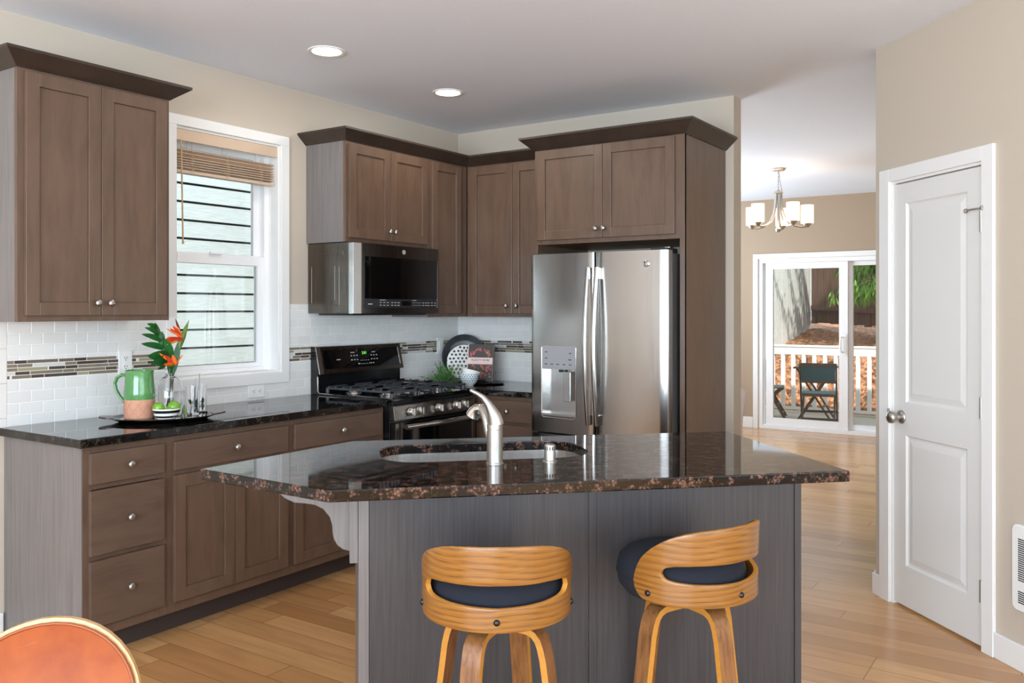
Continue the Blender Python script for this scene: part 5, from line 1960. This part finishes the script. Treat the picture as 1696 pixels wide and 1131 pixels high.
ls = thing('lime_slice', 'cut lime wheel leaning beside the nearer tumbler', 'lime', (0.418, 2.545, TZ + 0.0275), math.radians(-30))
obj('rind', MB().lathe([(0.0265, -0.003), (0.0265, 0.003), (0.0235, 0.003), (0.0235, -0.003), (0.0265, -0.003)], (0, 0, 0), '-Y', 28, False, False), M['lime'], ls, smooth=40)
obj('flesh', MB().cyl((0, 0.0026, 0), 0.0234, 0.0052, '-Y', 28), M['lime_flesh'], ls, smooth=40)

# flowers and leaves in the vase (built in place; +Y runs along the window wall)
def blade(m, p0, p1, w, n=8, sag=(0, 0, 0), side=(0.35, 0.75, 0.3), tip=0.02):
    p0, p1, sag = Vector(p0), Vector(p1), Vector(sag)
    d = (p1 - p0).normalized()
    sv = Vector(side)
    sv = (sv - d * sv.dot(d)).normalized()
    pts, ws = [], []
    for i in range(n + 1):
        u = i / n
        pts.append(p0.lerp(p1, u) + sag * math.sin(PI * u))
        ws.append(max(tip * w, w * (math.sin(PI * min(1, u * 0.92 + 0.08)) ** 0.75)))
    m.strip(pts, ws, sv)
    return m

def stemline(m, pts, rad=0.0035):
    m.tube(pts, rad, 8)

ml = thing('monstera_leaf', 'split dark green monstera leaf at the left of the vase', 'leaf', (VX, VY, VZ))
off = lambda x, y, z: Vector((x - VX, y - VY, z - VZ))
m = MB()
m.tube([off(0.318, 2.530, 0.945), off(0.317, 2.540, 1.09), off(0.318, 2.535, 1.16), off(0.315, 2.50, 1.215)], 0.003, 8)
obj('stalk', m, M['stem'], ml, smooth=60)
m = MB()
mid = [off(0.318, 2.530, 1.16), off(0.325, 2.512, 1.215), off(0.320, 2.490, 1.270), off(0.315, 2.470, 1.315), off(0.310, 2.447, 1.352)]
for a, b in zip(mid, mid[1:]):
    m.strip([a, a.lerp(b, 0.5), b], [0.022, 0.024, 0.022], (0.3, 0.7, 0.45))
lobes_l = [((2.512, 1.240), (2.374, 1.272), 0.032), ((2.498, 1.275), (2.376, 1.316), 0.026), ((2.482, 1.305), (2.392, 1.346), 0.022), ((2.468, 1.330), (2.404, 1.364), 0.022)]
for (a, b, w) in lobes_l:
    blade(m, off(0.317, *a), off(0.335, *b), w, sag=(0.01, 0, 0.006), side=(0.4, 0.35, 0.85))
for (a, b, w) in [((2.528, 1.205), (2.400, 1.215), 0.055), ((2.528, 1.195), (2.415, 1.180), 0.052), ((2.528, 1.185), (2.452, 1.150), 0.048), ((2.530, 1.175), (2.490, 1.140), 0.036), ((2.532, 1.180), (2.520, 1.145), 0.030)]:
    blade(m, off(0.322, *a), off(0.345, *b), w, sag=(0.012, 0, 0.004), side=(0.4, 0.25, 0.85))
for (a, b, w) in [((2.492, 1.275), (2.470, 1.368), 0.030), ((2.500, 1.255), (2.505, 1.325), 0.036), ((2.508, 1.235), (2.545, 1.290), 0.040), ((2.515, 1.22), (2.555, 1.240), 0.036)]:
    blade(m, off(0.312, *a), off(0.300, *b), w, sag=(-0.006, 0, 0.004), side=(0.2, 0.9, 0.2))
obj('blade', m, M['leaf'], ml, smooth=70)
lf = thing('lance_leaf', 'upright green pointed leaves in the middle of the vase', 'leaf', (VX, VY, VZ))
m = MB()
blade(m, off(0.332, 2.540, 1.205), off(0.345, 2.490, 1.292), 0.036, side=(0.5, 0.8, 0.4))
blade(m, off(0.320, 2.552, 1.12), off(0.322, 2.585, 1.285), 0.034, side=(0.3, 0.9, 0))
blade(m, off(0.305, 2.545, 1.12), off(0.290, 2.565, 1.26), 0.034, side=(0.3, 0.9, 0))
obj('blade', m, M['leaf'], lf, smooth=70)
m = MB()
m.tube([off(0.322, 2.553, 0.945), off(0.320, 2.549, 1.05), off(0.320, 2.552, 1.15)], 0.003, 8)
obj('stalk', m, M['stem'], lf, smooth=60)

bp = thing('bird_of_paradise_flower', 'tall orange bird of paradise bloom with pointed green bract', 'flower', (VX, VY, VZ))
m = MB()
m.tube([off(0.312, 2.556, 0.945), off(0.315, 2.552, 1.06), off(0.318, 2.556, 1.12), off(0.318, 2.578, 1.20), off(0.32, 2.590, 1.250)], [0.0035, 0.0035, 0.0035, 0.004, 0.006], 8)
obj('stalk', m, M['stem'], bp, smooth=60)
m = MB()
pts = [off(0.32, 2.587, 1.235), off(0.322, 2.592, 1.268), off(0.322, 2.604, 1.30), off(0.322, 2.619, 1.335), off(0.32, 2.640, 1.378)]
m.tube(pts, [0.005, 0.014, 0.016, 0.010, 0.0008], 12, 0.6)
obj('bract', m, M['bract'], bp, smooth=60)
ctr = off(0.330, 2.590, 1.300)
pet = [((2.553, 1.386), 0.012, 'petal_d'), ((2.535, 1.352), 0.016, 'petal_r'), ((2.495, 1.340), 0.010, 'petal_o'), ((2.560, 1.350), 0.014, 'petal_y'), ((2.520, 1.340), 0.014, 'petal_r'),
       ((2.493, 1.292), 0.018, 'petal_r'), ((2.497, 1.272), 0.016, 'petal_o'), ((2.502, 1.262), 0.012, 'petal_y'), ((2.500, 1.285), 0.018, 'petal_r'), ((2.510, 1.300), 0.016, 'petal_y')]
for i, (e, w, mt) in enumerate(pet):
    m = MB()
    blade(m, ctr + Vector((0.002 * (i % 3), 0, -0.002 * i)), off(0.336 + 0.006 * (i % 3), *e), w * 1.0, side=(0.35, 0.5, 0.8))
    obj('petal', m, M[mt], bp, solid=0.0012)
bq = thing('bird_of_paradise_flower', 'low orange bird of paradise bloom in front of monstera leaf', 'flower', (VX, VY, VZ))
m = MB()
m.tube([off(0.318, 2.515, 0.945), off(0.320, 2.545, 1.09), off(0.330, 2.548, 1.14), off(0.340, 2.545, 1.165)], [0.0035, 0.0035, 0.004, 0.006], 8)
obj('stalk', m, M['stem'], bq, smooth=60)
ctr = off(0.345, 2.545, 1.168)
for i, (e, w, mt) in enumerate([((2.452, 1.226), 0.014, 'petal_o'), ((2.480, 1.215), 0.016, 'petal_r'), ((2.470, 1.172), 0.018, 'petal_o'), ((2.490, 1.180), 0.014, 'petal_r'), ((2.520, 1.215), 0.020, 'petal_o'), ((2.575, 1.215), 0.014, 'petal_o'), ((2.568, 1.198), 0.016, 'petal_r')]):
    m = MB()
    blade(m, ctr + Vector((0.001 * i, 0, 0)), off(0.356 + 0.004 * (i % 3), *e), w * 1.0, side=(0.35, 0.5, 0.8))
    obj('petal', m, M[mt], bq, solid=0.0012)


# ------------------------------------------------------------------ corner display between range and refrigerator
vd = math.atan2(-4.9, 3.7)           # direction from the corner towards the camera
vt = math.degrees(vd)
ob = thing('oval_tray', 'flat black oval tray under the cookbook and dotted bowl', 'tray', (0.40, 4.88, CZ), math.radians(25))
obj('dish', MB().rings([oval(0.19, 0.115, 0.0005), oval(0.205, 0.13, 0.008), oval(0.203, 0.128, 0.010), oval(0.19, 0.115, 0.006)], True, True, True), M['tray'], ob, smooth=50)

def disc_frame(x, y, z, tilt):
    """a disc whose axis points at the camera side and which leans back by tilt"""
    return Matrix.Translation((x, y, z)) @ Matrix.Rotation(vd + PI / 2, 4, 'Z') @ Matrix.Rotation(-tilt, 4, 'X')
pr = thing('plate', 'large charcoal ribbed plate leaning in the corner', 'plate', (0.175, 5.045, 0.926))
pm = disc_frame(0, 0, 0.162, 0.17)
m = MB(pm)
m.lathe([(0.0005, 0.0), (0.110, 0.0), (0.122, 0.004), (0.158, 0.018), (0.160, 0.016), (0.124, 0.0), (0.110, -0.006), (0.0005, -0.006)], (0, 0, 0), '-Y', 64)
obj('dish', m, M['charcoal'], pr, smooth=40)
m = MB(pm)
for k in range(110):
    a = 2 * PI * k / 110
    m.tube([(0.124 * math.cos(a), -0.0052, 0.124 * math.sin(a)), (0.156 * math.cos(a), -0.0178, 0.156 * math.sin(a))], 0.0016, 5)
obj('rim_ribs', m, M['charcoal'], pr, smooth=60)
pq = thing('plate', 'smaller white plate with black dots leaning on the charcoal plate', 'plate', (0.213, 4.993, 0.926))
qm = disc_frame(0, 0, 0.126, 0.17)
m = MB(qm)
m.lathe([(0.0005, 0.0), (0.118, 0.0), (0.124, 0.003), (0.123, 0.005), (0.0005, 0.0035)], (0, 0, 0), '-Y', 56)
obj('dish', m, M['white_ceramic'], pq, smooth=40)
m = MB(qm)
for i in range(-6, 7):
    for k in range(-6, 7):
        x = i * 0.029 + (0.0145 if k % 2 else 0)
        z = k * 0.026
        if math.hypot(x, z) < 0.108:
            m.lathe([(0.0088, 0.0), (0.0088, 0.0006), (0.0005, 0.0006)], (x + r.uniform(-0.003, 0.003), -0.0048, z + r.uniform(-0.003, 0.003)), '-Y', 12)
obj('black_dots', m, M['black_ceramic'], pq)

# cookbook on a clear easel
bkx, bky = 0.405, 4.925
brz = math.radians(13)
es = thing('book_easel', 'clear acrylic easel holding the cookbook', 'easel', (bkx, bky, CZ + 0.0065), brz)
m = MB()
m.box(-0.055, 0.055, -0.035, 0.045, 0.0, 0.004).box(-0.055, 0.055, -0.035, -0.031, 0.004, 0.024)
m.hexa([(-0.03, 0.028, 0.004), (0.03, 0.028, 0.004), (0.03, 0.032, 0.004), (-0.03, 0.032, 0.004)], [(-0.03, 0.058, 0.16), (0.03, 0.058, 0.16), (0.03, 0.062, 0.16), (-0.03, 0.062, 0.16)])
obj('stand', m, M['acrylic'], es, bevel=0.001)
bkk = thing('cookbook', 'dark cookbook with pink flowers and blush title banner', 'book', (bkx, bky, CZ + 0.0108), brz)
lean = math.radians(-9)
bmx = Matrix.Rotation(lean, 4, 'X')
BW, BH, BT = 0.192, 0.258, 0.026
obj('cover', MB(bmx).box(-BW / 2, BW / 2, -0.028, -0.025, 0, BH).box(-BW / 2, BW / 2, -0.028 + BT, -0.025 + BT, 0, BH).box(-BW / 2, -BW / 2 + 0.003, -0.025, -0.028 + BT, 0, BH), M['book'], bkk, bevel=0.0008)
obj('pages', MB(bmx).box(-BW / 2 + 0.004, BW / 2 - 0.004, -0.0248, -0.0282 + BT, 0.003, BH - 0.003), M['paper'], bkk)
obj('spine_strip', MB(bmx).box(-BW / 2 - 0.0004, -BW / 2 + 0.006, -0.0286, -0.0279, 0, BH), M['banner'], bkk)
bn = obj('title_banner', MB(bmx).box(-BW / 2 + 0.001, BW / 2 - 0.001, -0.0288, -0.0281, 0.120, 0.166), M['banner'], bkk)
text('title_lettering', 'PLENTY MORE', 0.0215, bmx @ facing_front(0.004, -0.0291, 0.147), M['ink'], bn)
m = MB(bmx).box(-0.062, 0.070, -0.0293, -0.0288, 0.1285, 0.1300)
obj('byline', m, M['pink2'], bn)
fl = random.Random(4)
for nm, mt, cnt, rr in (('flower_print', 'pink2', 34, 0.010), ('flower_print', 'pink', 30, 0.011), ('flower_print', 'gold', 36, 0.006), ('flower_print', 'lilac', 6, 0.010)):
    m = MB(bmx)
    for q in range(cnt):
        top_half = fl.random() < 0.55
        if top_half:
            a = fl.uniform(0, PI)
            x, z = 0.066 * math.cos(a) + fl.uniform(-0.014, 0.014), 0.168 + 0.050 * math.sin(a) + fl.uniform(-0.006, 0.014)
        else:
            x, z = fl.uniform(-0.06, 0.085), fl.uniform(0.03, 0.118)
            if mt == 'lilac':
                x, z = fl.uniform(-0.05, 0.03), fl.uniform(0.03, 0.06)
        s = rr * fl.uniform(0.4, 1.0)
        k0 = fl.uniform(0, 6)
        dth = fl.uniform(0.0002, 0.0009)
        pts = [(x + s * (0.55 + 0.45 * math.cos(4 * t + k0)) * math.cos(t), z + s * (0.55 + 0.45 * math.cos(4 * t + k0)) * math.sin(t)) for t in [2 * PI * i / 20 for i in range(20)]]
        if abs(x) > BW / 2 - 0.010:
            continue
        m.rings([[(px, -0.0281, pz) for px, pz in pts], [(px, -0.0281 - dth, pz) for px, pz in pts]])
    obj(nm, m, M[mt], bkk)

# tilted dotted bowl nested in another
db = thing('bowl', 'pale bowl with small dark dots tilted in front of the cookbook', 'bowl', (0.465, 4.716, CZ + 0.0005), 0)
cup = [(0.0005, 0.0), (0.030, 0.0), (0.032, 0.006), (0.046, 0.018), (0.060, 0.040), (0.066, 0.070), (0.067, 0.086), (0.0645, 0.0865), (0.063, 0.070), (0.057, 0.041), (0.043, 0.021), (0.0005, 0.012)]
obj('outer_bowl', MB().lathe(cup, seg=44), M['pale_blue'], db, smooth=45)
m = MB()
for row in range(4):
    z = 0.040 + 0.0125 * row
    rad = interp([(0.018, 0.046), (0.040, 0.060), (0.070, 0.066), (0.086, 0.067)], z)
    for k in range(22):
        a = 2 * PI * (k + 0.5 * (row % 2)) / 22
        m.sphere((rad * math.cos(a), rad * math.sin(a), z), 0.0036, seg=8)
obj('dots', m, M['charcoal'], db)
ib = thing('bowl', 'white inner bowl nested at a tilt inside the dotted bowl', 'bowl', (0.465, 4.716, CZ + 0.046), 0)
tl = Matrix.Rotation(vd + PI / 2, 4, 'Z') @ Matrix.Rotation(math.radians(-6), 4, 'X') @ Matrix.Rotation(math.radians(13), 4, 'Y')
obj('body', MB(tl).lathe([(0.0005, 0.0), (0.028, 0.0), (0.042, 0.008), (0.056, 0.024), (0.063, 0.048), (0.066, 0.062), (0.064, 0.0625), (0.060, 0.047), (0.052, 0.026), (0.036, 0.012), (0.0005, 0.006)], seg=44), M['white_ceramic'], ib, smooth=45)

# bushy green sprigs left of the bowl
hb = thing('herb_plant', 'bushy green herb sprigs left of the dotted bowl', 'plant', (0.265, 4.700, CZ + 0.0005))
m = MB()
st_ = MB()
rp = random.Random(8)
for k in range(44):
    a = rp.uniform(0, 2 * PI)
    el = rp.uniform(0.25, 1.35)
    L = rp.uniform(0.08, 0.15)
    d = Vector((math.cos(a) * math.cos(el), math.sin(a) * math.cos(el), math.sin(el)))
    base_p = Vector((rp.uniform(-0.02, 0.02), rp.uniform(-0.02, 0.02), 0.004))
    st_.tube([base_p, base_p + d * L * 0.55, base_p + d * L], 0.0012, 5)
    for q in range(16):
        u = 0.3 + 0.75 * q / 15
        p = base_p + d * L * u
        e = (d + Vector((rp.uniform(-1, 1), rp.uniform(-1, 1), rp.uniform(-0.6, 0.9))) * 0.8).normalized()
        ln = rp.uniform(0.016, 0.032)
        m.strip([p, p + e * ln * 0.5, p + e * ln], [0.002, 0.0055, 0.0008], (rp.uniform(-1, 1), rp.uniform(-1, 1), rp.uniform(-1, 1)))
obj('stems', st_, M['stem'], hb)
obj('leaves', m, M['leaf2'], hb)
